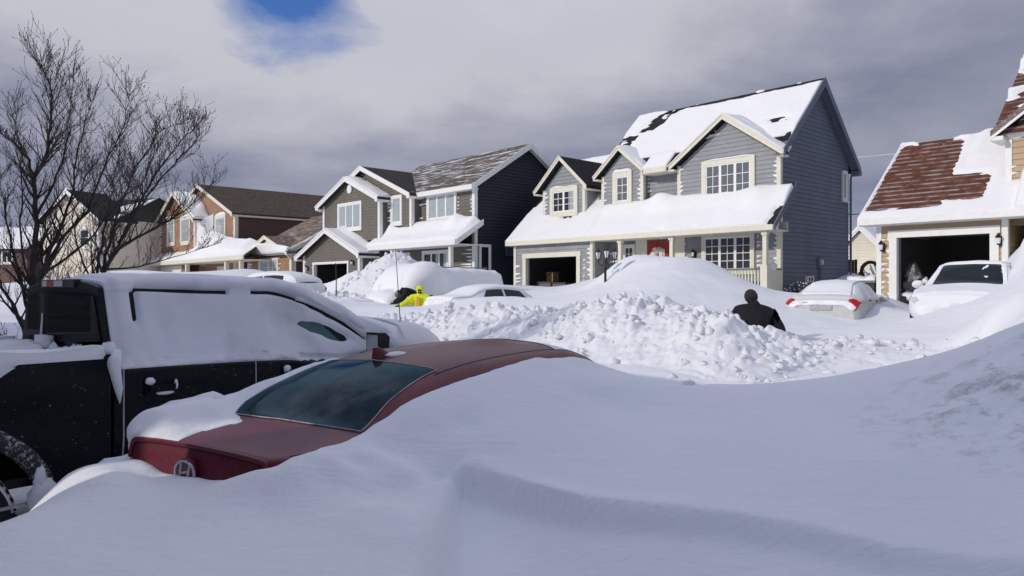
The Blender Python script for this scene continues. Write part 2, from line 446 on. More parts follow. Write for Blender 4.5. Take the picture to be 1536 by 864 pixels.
def fbm(p, s=1.0, seed=0, o=4):
    v = 0; a = 1; t = 0
    for i in range(o): v += a*nz(p, s, seed+i*7.3); t += a; a *= .55; s *= 2.05
    return v/t
def sstep(x, a, b):
    t = min(1, max(0, (x-a)/(b-a))) if a != b else float(x > a)
    return t*t*(3-2*t)

# ================================================================ the grey-blue house
def grey_house():
    G = Frame(1170, 25)
    h = thing('grey_house', 'slate grey two storey house with cream trim, snowy steep roof and two dormers', 'house', (G.O.x, G.O.y, 0), STREET)
    ZF = .9
    R1 = lambda b: 3.98+.97*(b+1.2)           # lower roof plane
    w = MB()
    rk = lambda z: (z-6.55)/.965
    # front bay, recess, dormer-gable, porch wall, garage wall
    siding(w, 'b', 0, lambda z: -4.05 if z < 6.45 else -4.05+(z-6.45)*1.42, lambda z: 0 if z < 6.45 else -(z-6.45)*1.42, 4.9, 7.93)
    siding(w, 'b', .3, -6.0, -3.9, 4.9, 6.75)
    siding(w, 'b', -.02, lambda z: -7.78 if z < 6.5 else -7.78+(z-6.5)*1.15, lambda z: -5.72 if z < 6.5 else -5.72-(z-6.5)*1.15, 4.9, 7.4)
    siding(w, 'b', 0, -7.5, 0, ZF, 4.9)
    wall_with_hole(w, -1.0, -12.1, -7.5, ZF, 4.05, -11.35, -8.33, 3.21)
    siding(w, 'a', -7.5, -1.0, 0, ZF, 4.1, sign=1)
    # dormer above the garage
    siding(w, 'b', -.1, lambda z: -11.15 if z < 6.25 else -11.15+(z-6.25)*1.08, lambda z: -8.72 if z < 6.25 else -8.72-(z-6.25)*1.08, 4.75, 7.4)
    siding(w, 'a', -8.72, -.1, lambda z: (z-3.98)/.97-1.2+.1, 4.9, 6.3, sign=1)
    siding(w, 'a', -5.72, -.02, .7, 4.9, 6.5, sign=1)
    w.build('siding', M['grey_siding'], h)
    s = MB()
    siding(s, 'a', 0, lambda z: 0 if z < 6.75 else (z-6.75)/.965, lambda z: 5.35 if z < 6.75 else 5.35-(z-6.75)/.965, ZF, 9.25, sign=1)
    siding(s, 'a', -4.05, 0, .3, 4.9, 6.6, sign=-1)
    s.poly([(-12.1, -1, ZF), (-12.1, -1, 4.0), (-12.1, 3, 7.9), (-12.1, 5.3, 5.5), (-12.1, 5.3, ZF)])
    s.poly([(-7.7, 0, 4), (-7.7, 0, 6.6), (-7.7, 2.7, 9.2), (-7.7, 5.3, 6.6), (-7.7, 5.3, 4)])
    s.poly([(-12.1, 5.35, ZF), (0, 5.35, ZF), (0, 5.35, 6.7), (-12.1, 5.35, 5.5)])
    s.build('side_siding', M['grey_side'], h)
    # trim
    t = MB()
    for a, b, z0, z1 in ((0, 0, ZF, 6.5), (-7.5, -1.0, ZF, 3.9), (-5.72, -.02, 4.9, 6.5), (-8.72, -.1, 4.9, 6.25)): corner(h, a, b, z0, z1, .1, 'cream_trim')
    for a, b, z0, z1 in ((-4.05, 0, 4.9, 6.5), (-12.1, -1.0, ZF, 3.9), (-7.78, -.02, 4.9, 6.5), (-11.15, -.1, 4.75, 6.25)): cornerL(h, a, b, z0, z1, .1, 'cream_trim')
    t.box(-7.5, .3, -.06, -.02, 3.86, 4.12)                        # frieze of the porch
    t.build('porch_frieze', M['cream_trim'], h)
    for a0, a1 in ((-6.05, -5.5), (-4.4, -3.75)): t = MB(); t.box(a0, a1, -.07, -.025, 1.75, 3.86); t.build('door_panel', M['cream_trim'], h)
    # roofs
    r = MB()
    ZM = lambda b: 6.52+.965*(b+.35)
    r.slab([(-7.95, .2, ZM(.2)), (.3, .2, ZM(.2)), (.3, 2.7, ZM(2.7)), (-7.95, 2.7, ZM(2.7))], .16)
    r.slab([(-5.5, -.35, ZM(-.35)), (-4.3, -.35, ZM(-.35)), (-4.3, .2, ZM(.2)), (-5.5, .2, ZM(.2))], .16)
    r.slab([(-7.95, 5.75, ZM(-.35)), (-7.95, 2.702, ZM(2.7)), (.3, 2.702, ZM(2.7)), (.3, 5.75, ZM(-.35))], .16)
    r.slab([(-12.45, -1.2, R1(-1.2)), (.42, -1.2, R1(-1.2)), (.42, .3, R1(.3)), (-12.45, .3, R1(.3))], .15)
    r.slab([(-12.45, .3, R1(.3)), (-7.7, .3, R1(.3)), (-7.7, 3.0, R1(3.0)), (-12.45, 3.0, R1(3.0))], .15)
    r.slab([(-12.45, 5.6, R1(.3)), (-12.45, 3.002, R1(3.)), (-7.7, 3.002, R1(3.)), (-7.7, 5.6, R1(.3))], .15)
    gable_front(r, -2.025, 2.3, -.3, 1.5, 6.5, 8.1, eb=.05, bv=.02)
    gable_front(r, -6.75, 1.3, -.3, 1.2, 6.52, 7.62, fh=.18, eb=.4, bv=.3)
    gable_front(r, -9.93, 1.55, -.4, 2.6, 6.22, 7.62, fh=.18)
    # eaves, gutters, right rake boards
    r.box(-12.45, .42, -1.29, -1.2, R1(-1.2)-.2, R1(-1.2)-.02, 1)
    r.box(-12.4, .36, -1.2, -.1, R1(-1.2)-.2, R1(-1.2)-.16, 1)
    r.box(-5.4, -4.35, -.44, -.35, 6.32, 6.5, 1); r.box(-5.4, -4.35, -.35, .3, 6.3, 6.34, 1)
    for (b0, z0), (b1, z1) in (((-.35, ZM(-.35)), (2.7, ZM(2.7))), ((5.75, ZM(-.35)), (2.7, ZM(2.7)))):
        r.prism([(.3, b0, z0+.02), (.3, b1, z1+.02), (.3, b1, z1-.3), (.3, b0, z0-.26)], (.035, 0, 0), 2)
        r.prism([(-.0, b0, z0-.165), (.3, b0, z0-.165), (.3, b1, z1-.165), (-.0, b1, z1-.165)], (0, 0, -.02), 2)
    r.prism([(.42, -1.2, R1(-1.2)+.02), (.42, .3, R1(.3)+.02), (.42, .3, R1(.3)-.2), (.42, -1.2, R1(-1.2)-.2)], (.035, 0, 0), 2)
    r.box(.02, .335, 5.55, 5.8, 6.24, 6.42, 2)
    r.tube([(.1, 5.45, 6.3), (.08, 5.4, 6.1), (.08, 5.4, 1)], .045, 6, 2)
    ro = r.build('roof', [M['black_shingle'], M['cream_trim'], M['grey_side']], h)
    # snow on the roofs
    q = MB()
    def main_snow(u, v, p):
        v = (p.y+.35)/3.05
        d = .07+.08*fbm(p, .5, 3)
        a = p.x
        bare = sstep(v, .93, .985)*sstep(a, -6.8, -5.6)*.9                      # bare ridge line
        bare += .9*math.exp(-(((a+7.45+.55*(v-.3))/.42)**2))*sstep(v, .02, .1)*(1-sstep(v, .52, .72))   # wind-scoured strip by the left rake
        bare += 1.0*math.exp(-(((a+6.6-1.7*(v-.8))/.38)**2))*sstep(v, .6, .8)
        bare += .55*math.exp(-(((a+.62)/.5)**2+((v-.45)/.03)**2))
        bare += .75*sstep(a, -.1, .3)*sstep(v, .02, .06)*(1-sstep(v, .16, .3))
        return d-max(0, bare)*max(0, .26+.3*nz(p, 3.3, 5)+.34*nz((p[0], p[1]*.3, p[2]*7), 1.5))+.05*sstep(v, .9, 1)*sstep(a, -.3, .2)
    snow_on(q, (-7.95, .22, ZM(.22)), (.3, .22, ZM(.22)), (.3, 2.7, ZM(2.7)), (-7.95, 2.7, ZM(2.7)), 120, 56, main_snow)
    snow_on(q, (-5.45, -.36, ZM(-.36)), (-4.35, -.36, ZM(-.36)), (-4.35, .3, ZM(.3)), (-5.45, .3, ZM(.3)), 16, 12, main_snow)
    def low_snow(u, v, p):
        d = .075+.06*fbm(p, .9, 8)+.1*sstep(v, .5, 1)
        d += .26*math.exp(-((p.x+4.8)/.5)**2)*sstep(v, .55, .95)+.2*math.exp(-((p.x+.75)/.5)**2)*sstep(v, .35, .75)*(1-sstep(v,.8,1)*.5)
        d -= .7*sstep(p.x, .05, .4)*(1-sstep(v, .3, .75))*(.3+.3*nz((p[0], p[1]*.4, p[2]*8), 1.4, 2))
        d -= .5*math.exp(-(((v-.06)/.035)**2))*sstep(fbm((p[0]*.3, 0, 0), 1.2, 30), .02, .12)*.4
        return d
    snow_on(q, (-7.7, -1.24, R1(-1.24)), (.42, -1.24, R1(-1.24)), (.42, .12, R1(.12)), (-7.7, .12, R1(.12)), 130, 26, low_snow)
    def wing_snow(u, v, p):
        d = .07+.07*fbm(p, .8, 12)-.16*math.exp(-(((p.x+9.6)/.5)**2+((v-.27)/.04)**2))*(.9+nz(p, 5))
        d -= .5*sstep(p.x, -12.05, -12.4)*sstep(v, .3, .6)*(.4+.6*abs(nz((p[0], p[1], p[2]*7), 1.1)))
        return d
    snow_on(q, (-12.45, -1.24, R1(-1.24)), (-7.7, -1.24, R1(-1.24)), (-7.7, 2.98, R1(2.98)), (-12.45, 2.98, R1(2.98)), 80, 70, wing_snow)
    for ac, hw, zp, ze, b1 in ((-2.025, 2.3, 8.1, 6.5, 1.5), (-6.75, 1.3, 7.62, 6.52, 1.2)):
        for sg in (-1, 1):
            snow_on(q, (ac, -.27, zp), (ac+sg*hw, -.27, ze), (ac+sg*hw, .1, ze), (ac, b1, zp), 20, 14, lambda u, v, p: .05+.1*v+.06*nz(p, 2))
    q.build('roof_snow', M['roof_snow'], ro, smooth=True)
    icicles(ro, -12.3, .3, -1.27, R1(-1.2)-.19, 3, .6, .16); icicles(ro, -5.3, -4.4, -.43, 6.33, 5, .8, .2)
    # windows
    window(h, 'b', 0, -2.85, -1.06, 5.17, 6.35, 3, 2, 3, .17, 'grey', tm='cream_trim', snowcap=.1)
    window(h, 'b', 0, -2.9, -1.03, 2.55, 3.72, 3, 2, 4, .12, None, tm='cream_trim')
    window(h, 'b', -.02, -7.02, -6.42, 5.4, 6.4, 1, 2, 3, .19, 'grey', tm='cream_trim', snowcap=.26)
    window(h, 'b', -.1, -10.55, -9.25, 5.22, 6.12, 2, 2, 3, .17, 'side', tm='cream_trim', snowcap=.12)
    window(h, 'b', 0, -6.62, -6.17, 2.5, 3.55, 1, 2, 4, .1, None, tm='cream_trim')
    window(h, 'a', 0, 4.8, 5.05, 5.3, 6.3, 1, 1, 1, .07, None, sign=1)
    # front door with a wreath
    d = MB(); d.box(-5.45, -4.5, -.065, -.02, 1.75, 3.72); d.box(-5.36, -4.6, -.078, -.065, 2.7, 3.6); d.box(-5.36, -4.6, -.078, -.065, 1.9, 2.5)
    do = d.build('front_door', M['red_door'], h)
    k = MB(); k.ball((-4.6, -.1, 2.65), .035, 8); k.build('door_handle', M['steel'], do)
    fz = MB()
    for i in range(34):
        a = i/34*6.283; fz.ball((-4.95+.23*math.cos(a)*rnd.uniform(.7, 1.2), -.11, 3.12+.27*math.sin(a)*rnd.uniform(.7, 1.2)), rnd.uniform(.07, .13), 6, jit=.35)
    for i in range(12): fz.ball((-4.97+rnd.uniform(-.2, .2), -.09, 2.86+rnd.uniform(-.1, .05)), rnd.uniform(.06, .1), 6, jit=.35)
    wr = fz.build('door_wreath', M['fur']); wr.location = (G.O.x, G.O.y, 0); wr.rotation_euler = (0, 0, STREET)
    tag(wr, 'fluffy white wreath hung on the red front door', 'wreath')
    # porch: floor, posts, railing
    p = MB(); p.box(-7.5, .2, -1.05, -.02, 1.5, 1.72); p.box(-7.5, .17, -1.0, -.96, .9, 1.5)
    p.build('porch_floor', M['cream_trim'], h)
    for a in (-6.02, -3.62, .04):
        c = MB(); c.box(a-.07, a+.07, -1.12, -.98, 1.72, R1(-1.2)-.2); c.box(a-.1, a+.1, -1.15, -.95, R1(-1.2)-.34, R1(-1.2)-.201)
        if a > 0: c.box(a-.12, a+.12, -1.17, -.93, 1.3, 2.66)
        c.build('porch_post', M['cream_trim'], h)
    rl = MB(); rl.box(-3.5, -.08, -1.09, -1.01, 1.8, 1.87)
    a = -3.45
    while a < -.1: rl.box(a, a+.04, -1.07, -1.03, 1.87, 2.5); a += .115
    rl.box(-3.5, -.08, -1.11, -.99, 2.5, 2.56, 1); rl.box(.0, .08, -.93, -.03, 2.5, 2.56, 1); rl.box(.0, .1, -.93, -.03, 1.3, 2.5)
    ra = rl.build('porch_railing', [M['cream_trim'], M['grey_plastic']], h)
    sr = MB(); sr.ball((.04, -.6, 2.62), (.12, .3, .16), 10, jit=.12); sr.build('rail_snow', M['roof_snow'], ra, smooth=True)
    fr = MB()
    for pos, e, dr, z0, z1, mx in ((0, -.1, -1, 5.3, 6.5, .25), (0, -3.95, 1, 5.3, 6.5, .12), (.3, -4.07, -1, 5.3, 6.6, .5), (.3, -5.7, 1, 5.5, 6.5, .25), (-1, -12., 1, 1.6, 3.2, .5), (-1, -7.6, -1, 1.7, 3.6, .25), (-1, -11.72, -1, 1.8, 3.3, .15), (-1, -7.95, 1, 1.8, 3.3, .12),
                                   (0, -7.4, 1, 1.9, 3.7, .9), (0, -3.75, 1, 1.8, 3.8, .12), (0, -.1, -1, 2.5, 3.9, .3), (0, -.82, 1, 2.6, 3.8, .16), (-.1, -11.05, 1, 5, 6.2, .2), (-.02, -7.68, 1, 5.3, 6.4, .16), (-.02, -5.82, -1, 5.4, 6.4, .22), (0, -2.85, 1, 7.35, 7.7, .9)):
        fringe(fr, 'b', pos, e, dr, z0, z1, lmin=mx*.25, lmax=mx)
    tag(fr.build('wall_snow', M['roof_snow'], h), kind='stuff')
    # open garage with stored things
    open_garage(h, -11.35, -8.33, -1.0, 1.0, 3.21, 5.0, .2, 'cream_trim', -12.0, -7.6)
    ml = MB(); ml.box(.0, .1, 2.7, 3.0, 2.65, 3.0); ml.tube([(.06, 2.85, 2.65), (.06, 2.85, 1.6)], .03, 6); ml.lathe([(.11, .1), (.1, .16), (0, .18)], (0, 2.85, 2.84), 'x', 12, 1)
    ml.build('electric_meter', [M['grey_side'], M['clear_lens']], h)
    vb = MB(); vb.box(0, .12, 1.75, 2.25, 2.1, 2.32); vb.box(.12, .125, 1.85, 1.95, 2.14, 2.28, 1); vb.box(.12, .125, 2.05, 2.15, 2.14, 2.28, 1)
    vb.build('wall_vent', [M['trim'], M['dark']], h)
    vt = MB(); vt.box(-5.05+1.35, -3.4, -.03, -.024, 2.0, 2.1)
    wall_lantern(h, -3.33, -.03, 3.15)
    def at(a, b, z): return Vector((G.O.x+U.x*a+V.x*b, G.O.y+U.y*a+V.y*b, z))
    bx = thing('cardboard_box', 'tall tan carton standing in the open garage of the grey house', 'box', at(G.a(829, .5), .5, 1.0), STREET)
    c = MB(); c.box(-.2, .2, -.2, .2, .55, 1.62); c.build('carton', M['cardboard'], bx); c = MB(); c.box(-.05, .05, -.206, -.2, 1.48, 1.54); c.build('hand_hole', M['dark'], bx)
    c = MB(); c.box(-.3, .3, -.28, .28, 0, .55); c.build('crate', M['wood_red'], bx)
    for n, (a, b, sx, z) in enumerate(((G.a(822, -.1), -.1, .38, 1.12), (G.a(845, -.2), -.2, .34, 1.08))):
        bn = thing('storage_bin', ('grey storage bin before the tan carton in the open garage', 'lower grey storage bin right of the tan carton in the open garage')[n], 'bin', at(a, b, 1.0), STREET, 'storage bins in the open garage')
        c = MB(); c.prism([(-sx, -.25, 0), (sx, -.25, 0), (sx+.05, -.28, z), (-sx-.05, -.28, z)], (0, .5, 0)); c.build('tub', M['grey_plastic'], bn)
        c = MB(); c.box(-sx-.08, sx+.08, -.32, .27, z+.001, z+.06); c.build('lid', M['interior'], bn)
    return h, at
GH, gat = grey_house()

# ================================================================ the olive and navy house
def olive_house():
    B = Frame(712, 34)
    h = thing('olive_house', 'olive two storey house with white trim, dusted brown roof and navy side wall', 'house', (B.O.x, B.O.y, 0), STREET)
    ZF = .9; fr = MB()
    w = MB()
    gl = lambda c, hw, ze, k: (lambda z: c-hw if z < ze else c-hw+(z-ze)/k)
    gr = lambda c, hw, ze, k: (lambda z: c+hw if z < ze else c+hw-(z-ze)/k)
    siding(w, 'b', 0, -4.3, 0, ZF, 6.75)
    siding(w, 'b', 0, -7.0, -4.3, ZF, 4.5)
    siding(w, 'b', -.5, gl(-8.6, 4.3, 6.7, .4), gr(-8.6, 4.3, 6.7, .4), 4.4, 8.3)
    siding(w, 'b', -1.0, gl(-9.37, 2.95, 6.7, .4), gr(-9.37, 2.95, 6.7, .4), 4.4, 7.75)
    wall_with_hole(w, -1.8, -13.15, -7.05, ZF, 5.0, -11.89, -8.24, 3.2, top=(gl(-10.1, 3.05, 3.75, .4), gr(-10.1, 3.05, 3.75, .4)))
    siding(w, 'a', -7.05, -1.8, 0, ZF, 3.9, sign=1); siding(w, 'a', -6.42, -1, -.5, 4.4, 6.7, sign=1); siding(w, 'a', -4.3, -.5, 0, 4.4, 6.7, sign=1)
    w.build('siding', M['olive_siding'], h)
    s = MB(); k = 2.1/3.3
    siding(s, 'a', 0, lambda z: 0 if z < 6.75 else (z-6.75)/k, lambda z: 6.6 if z < 6.75 else 6.6-(z-6.75)/k, ZF, 8.75, sign=1)
    s.poly([(-12.3, -1, 3), (-12.3, -1, 6.6), (-12.3, 6.6, 6.6), (-12.3, 6.6, 3)]); s.poly([(-13.14, -1.8, ZF), (-13.14, -1.8, 3.7), (-13.14, 3, 3.7), (-13.14, 3, ZF)]); s.poly([(-13.1, 6.6, ZF), (0, 6.6, ZF), (0, 6.6, 6.7), (-13.1, 6.6, 6.7)])
    s.build('side_siding', M['navy_siding'], h)
    t = MB()
    for a, b, z0, z1 in ((0, 0, ZF, 6.7), (-4.3, -.5, 4.4, 6.7), (-6.42, -1, 4.4, 6.7), (-7.05, -1.8, ZF, 3.75)): corner(h, a, b, z0, z1, .14)
    for a, b, z0, z1 in ((-12.32, -1, 4.4, 6.7), (-13.15, -1.8, ZF, 3.75)): cornerL(h, a, b, z0, z1, .14)
    r = MB()
    ZM = lambda b: 6.62+.637*(b+.35)
    r.slab([(-9, -.35, ZM(-.35)), (.3, -.35, ZM(-.35)), (.3, 3.3, ZM(3.3)), (-9, 3.3, ZM(3.3))], .16, 2)
    r.slab([(-9, 6.95, ZM(-.35)), (-9, 3.302, ZM(3.3)), (.3, 3.302, ZM(3.3)), (.3, 6.95, ZM(-.35))], .16)
    gable_front(r, -8.6, 4.6, -.85, 4.2, 6.58, 8.45, fh=.24)
    gable_front(r, -9.37, 3.25, -1.35, -.45, 6.56, 7.9, fh=.24)
    gable_front(r, -10.1, 3.5, -2.15, -.9, 3.68, 5.1, fh=.24)
    RL = lambda b: 4.05+.62*(b+1.5)
    r.slab([(-6.8, -1.5, RL(-1.5)), (.55, -1.5, RL(-1.5)), (.55, .05, RL(.05)), (-6.8, .05, RL(.05))], .15)
    r.box(-6.7, .55, -1.58, -1.5, RL(-1.5)-.24, RL(-1.5), 1); r.box(-6.7, .5, -1.5, -.03, 3.83, 3.87, 1)
    r.box(-4.1, .3, -.43, -.35, 6.4, 6.62, 1); r.box(-4.1, .28, -.35, .0, 6.4, 6.44, 1)
    for (b0, z0), (b1, z1) in (((-.35, ZM(-.35)), (3.3, ZM(3.3))), ((6.95, ZM(-.35)), (3.3, ZM(3.3)))):
        r.prism([(.3, b0, z0+.02), (.3, b1, z1+.02), (.3, b1, z1-.26), (.3, b0, z0-.24)], (.035, 0, 0), 3)
        r.prism([(.0, b0, z0-.165), (.3, b0, z0-.165), (.3, b1, z1-.165), (.0, b1, z1-.165)], (0, 0, -.02), 3)
    r.prism([(.55, -1.5, RL(-1.5)+.02), (.55, .05, RL(.05)+.02), (.55, .05, RL(.05)-.24), (.55, -1.5, RL(-1.5)-.24)], (.035, 0, 0), 3)
    ro = r.build('roof', [M['grey_shingle'], M['trim'], M['dusted_shingle'], M['trim']], h)
    q = MB()
    def lowsnow(u, v, p):
        d = .1+.07*fbm(p, .7, 4)+.2*sstep(v, .4, 1)
        d += .22*math.exp(-(((p.x+.95)/.4)**2))*sstep(v, .35, .9)+.2*math.exp(-(((p.x+6.1)/.35)**2))*sstep(v, .4, .9)
        return d*(.35+.65*sstep(v, 0, .12))*sstep(p.x, .56, .25)
    snow_on(q, (-6.9, -1.54, RL(-1.54)), (.55, -1.54, RL(-1.54)), (.55, -.06, RL(-.06)), (-6.9, -.06, RL(-.06)), 110, 26, lowsnow)
    def gs(u, v, p): return .06+.06*fbm(p, .9, 6)+.2*sstep(v, .5, 1)
    for sg in (-1, 1): snow_on(q, (-10.1, -2.12, 5.1), (-10.1+sg*3.5, -2.12, 3.68), (-10.1+sg*3.5, -.95, 3.68), (-10.1, -.95, 5.1), 40, 18, gs)
    for sg in (-1, 1): snow_on(q, (-9.37, -1.32, 7.9), (-9.37+sg*3.25, -1.32, 6.56), (-9.37+sg*3.25, -.55, 6.56), (-9.37, -.55, 7.9), 40, 8, lambda u, v, p: .04+.12*v+.05*nz(p, 2))
    q.build('roof_snow', M['roof_snow'], ro, smooth=True)
    icicles(ro, -6.6, .5, -1.56, RL(-1.5)-.23, 7, .9, .3); icicles(ro, -4.0, .2, -.41, 6.41, 8, .5, .15)
    window(h, 'b', -1.0, -10.5, -8.25, 5.15, 6.42, 3, 1, 1, .13, 'full')
    window(h, 'b', -.5, -5.95, -5.2, 5.25, 6.5, 1, 1, 1, .13, 'full')
    window(h, 'b', 0, -3.5, -1.4, 5.3, 6.4, 3, 1, 1, .13, 'full')
    window(h, 'b', 0, -3.9, -2.0, 2.45, 3.62, 3, 1, 1, .12, 'side')
    window(h, 'a', 0, .3, .85, 2.5, 3.85, 1, 1, 1, .08, None, sign=1)
    v = MB(); v.lathe([(0, 0), (.24, 0), (.24, -.05), (.2, -.06), (0, -.06)], (-9.37, -1.035, 7.27), 'y', 24); v.build('gable_vent', M['vinyl'], h)
    d = MB(); d.box(-6.15, -5.25, -.07, -.02, 1.6, 3.6); d.box(-6.3, -6.15, -.09, -.02, 1.6, 3.72); d.box(-5.25, -5.1, -.09, -.02, 1.6, 3.72); d.box(-6.15, -5.25, -.09, -.02, 3.6, 3.72)
    d.box(-5.95, -5.45, -.082, -.07, 2.3, 3.4, 1); d.build('front_door', [M['vinyl'], M['dark']], h)
    p = MB(); p.box(-7.0, .3, -1.4, -.02, 1.3, 1.5); p.build('porch_floor', M['trim'], h)
    for a in (-4.75, -.05):
        c = MB(); c.box(a-.08, a+.08, -1.42, -1.26, 1.5, 3.85); c.build('porch_post', M['trim'], h)
    rb = MB(); rb.box(-2.2, -.9, -.35, -.1, 2.35, 2.62); rb.build('cedar_planter', M['rust'] if 'rust' in M else M['cardboard'], h)
    for pos, e, dr, z0, z1, mx in ((-.5, -6.38, 1, 4.8, 6.5, .5), (0, -4.28, 1, 4.8, 6.5, .75), (0, -.16, -1, 5.4, 6.5, .2), (0, -1.2, 1, 5.4, 6.4, .12), (-1.8, -13, 1, 1.8, 3.6, .3), (0, -.2, -1, 2.6, 3.8, .9), (-1.8, -11.9-.15, -1, 1.8, 3.2, .2), (0, -6.9, 1, 2, 3.8, .5)):
        fringe(fr, 'b', pos, e, dr, z0, z1, lmin=mx*.2, lmax=mx, th=.05)
    tag(fr.build('wall_snow', M['roof_snow'], h), kind='stuff')
    vb = MB(); vb.box(0, .05, 1.9, 2.6, 3.45, 3.85); [vb.box(.05, .06, 1.95, 2.55, 3.5+i*.07, 3.53+i*.07, 1) for i in range(5)]
    vb.build('wall_vent', [M['grey_side'], M['dark']], h)
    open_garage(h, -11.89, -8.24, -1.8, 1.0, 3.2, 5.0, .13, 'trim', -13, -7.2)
    wall_lantern(h, -12.6, -1.83, 3.0); wall_lantern(h, -7.6, -1.83, 3.2)
    return h
olive_house()
# ================================================================ the rust-brown house
def brown_house():
    N = Frame(353, 52)
    h = thing('brown_house', 'rust brown two storey house with cream trim and a snow loaded porch roof', 'house', (N.O.x, N.O.y, 0), STREET)
    ZF = 1.4
    ae, ze = N.az(345, 318, -.3); ap, zp = N.az(295, 277, -.3)
    hw = ae-ap; k = (zp-ze)/hw
    bl, br = N.a(240, -1), N.a(293, -1); bpx, bpz = N.az(256, 299, -1.3); bex, bez = N.az(288, 326, -1.3)
    bc = (bl+br)/2; bh = (br-bl)/2; bk = .5
    w = MB()
    kk = (zp-ze)/hw
    siding(w, 'b', 0, lambda z: ap-hw+.3 if z < ze-.1 else ap-hw+.3+(z-ze+.1)/kk, lambda z: 0 if z < ze-.1 else -(z-ze+.1)/kk, ZF, zp-.15, row=.17)
    siding(w, 'b', -1, lambda z: bl if z < bez-.1 else bl+(z-bez+.1)/bk, lambda z: br if z < bez-.1 else br-(z-bez+.1)/bk, 4.3, bez-.1+bh*bk-.1, row=.17)
    w.build('siding', M['brown_siding'], h)
    s = MB()
    siding(s, 'a', 0, 0, 11, ZF, ze, sign=1, row=.17)
    siding(s, 'a', br, -1, 0, 4.3, bez-.05, sign=1, row=.17)
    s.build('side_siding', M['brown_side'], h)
    corner(h, 0, 0, ZF, ze, .2, 'cream_trim'); corner(h, br, -1, 4.3, bez, .2, 'cream_trim'); cornerL(h, bl, -1, 4.3, bez, .2, 'cream_trim')
    r = MB()
    gable_front(r, ap, hw+.35, -.3, 11.3, ze-.05, zp+.05, fh=.26)
    gable_front(r, bc, bh+.5, -1.35, 0.1, bez-.1, bez-.1+(bh+.5)*bk+.1, fh=.26)
    pl, pr = N.a(224, -1.8), N.a(366, -1.8); pz = N.z(300, 388, -1.8); 
    RL = lambda b: pz+.55*(b+1.8)
    r.slab([(pl, -1.8, RL(-1.8)), (pr, -1.8, RL(-1.8)), (pr-1.2, .05, RL(.05)), (pl+.5, .05, RL(.05))], .15)
    r.box(pl, pr, -1.88, -1.8, pz-.26, pz+.01, 1); r.box(pl, pr-.1, -1.8, -.02, pz-.28, pz-.24, 1)
    ro = r.build('roof', [M['brown_shingle'], M['cream_trim']], h)
    q = MB(); wd = pr-pl
    def ls(u, v, p):
        d = .14+.1*fbm(p, .6, 3)+.25*v
        d += .85*math.exp(-(((u-.58)/.13)**2))*sstep(v, .1, .8)
        return d*sstep(v, -.1, .15)*(1-.95*sstep(u, .62, .72)*(1-sstep(v, .1, .45)))*(1-sstep(u, .9, .99))
    snow_on(q, (pl, -1.86, RL(-1.86)), (pr, -1.86, RL(-1.86)), (pr-1.2, -.05, RL(-.05)), (pl+.5, -.05, RL(-.05)), 110, 30, ls)
    # the drift lodged beside the bay gable
    zb = bez-.1+(bh+.5)*bk+.1
    snow_on(q, (bc, -1.3, zb), (br+.5, -1.3, bez-.1), (br+.5, -.05, bez-.1), (bc, -.05, zb), 30, 16, lambda u, v, p: .12+.5*sstep(v, .1, .9)*math.sin(min(u*3.4, 3.1))+.1*nz(p, 1.4))
    snow_on(q, (br+.02, -1.0, bez-.4), (br+1.1, -.06, bez+.3), (br+1.0, -.06, 4.6), (br+.04, -1.0, 4.4), 16, 30, lambda u, v, p: .3*math.sin(3.1*min(1, u+.05))*(.5+.6*v)-.12+.12*nz(p, 1.5))
    q.build('roof_snow', M['roof_snow'], ro, smooth=True)
    for x0, x1, y0, y1, b, sn in ((253, 262, 331, 364, -1, .22), (273, 285, 330, 362, -1, .3), (325, 338, 328, 352, 0, .3)):
        a0, z1 = N.az(x0, y0, b); a1, z0 = N.az(x1, y1, b)
        window(h, 'b', b, a0, a1, z0, z1, 1, 1, 2, .2, 'full', tm='cream_trim', snowcap=sn)
    # porch front: garage, posts, door
    ga, gz = N.az(250, 398, -1)
    w2 = MB(); siding(w2, 'b', -1.0, pl+.6, N.a(285, -1), ZF, pz-.25, row=.17); w2.build('garage_siding', M['brown_siding'], h)
    g = MB(); a0, a1 = N.a(244, -1), N.a(272, -1); gz = N.z(258, 404, -1)
    g.box(a0, a1, -1.06, -1.02, ZF, gz, 1); g.box(a0-.25, a0, -1.09, -1.02, ZF, gz+.25); g.box(a1, a1+.25, -1.09, -1.02, ZF, gz+.25); g.box(a0, a1, -1.09, -1.02, gz, gz+.25)
    g.build('garage_door', [M['cream_trim'], M['trim']], h)
    for px in (281, 340, 362):
        c = MB(); a = N.a(px, -1.6); c.box(a-.12, a+.12, -1.72, -1.48, ZF, pz-.25); c.build('porch_post', M['cream_trim'], h)
    d = MB(); a0, a1 = N.a(327, -.02), N.a(345, -.02); d.box(a0, a1, -.08, -.03, ZF+.2, pz-.5); d.box(a0+.5, a1-.5, -.1, -.08, 2.3, pz-.9, 1); d.build('front_door', [M['cream_trim'], M['dark']], h)
    fr = MB()
    for e, b, dr, z0, z1, mx in ((br-.2, -1, -1, 5, 7, .3), (bl+.2, -1, 1, 5, 7.5, .7), (bl+1.0, -1, 1, 7.3, 8.2, 2.2), (-.2, 0, -1, 5, 6.8, .25), (N.a(300, 0), 0, 1, 1.8, 3.8, 1.2), (N.a(349, 0), 0, 1, 1.8, 3.7, .8)):
        fringe(fr, 'b', b, e, dr, z0, z1, row=.17, lmin=mx*.2, lmax=mx, th=.06)
    siding_snow = tag(fr.build('wall_snow', M['roof_snow'], h), kind='stuff')
brown_house()

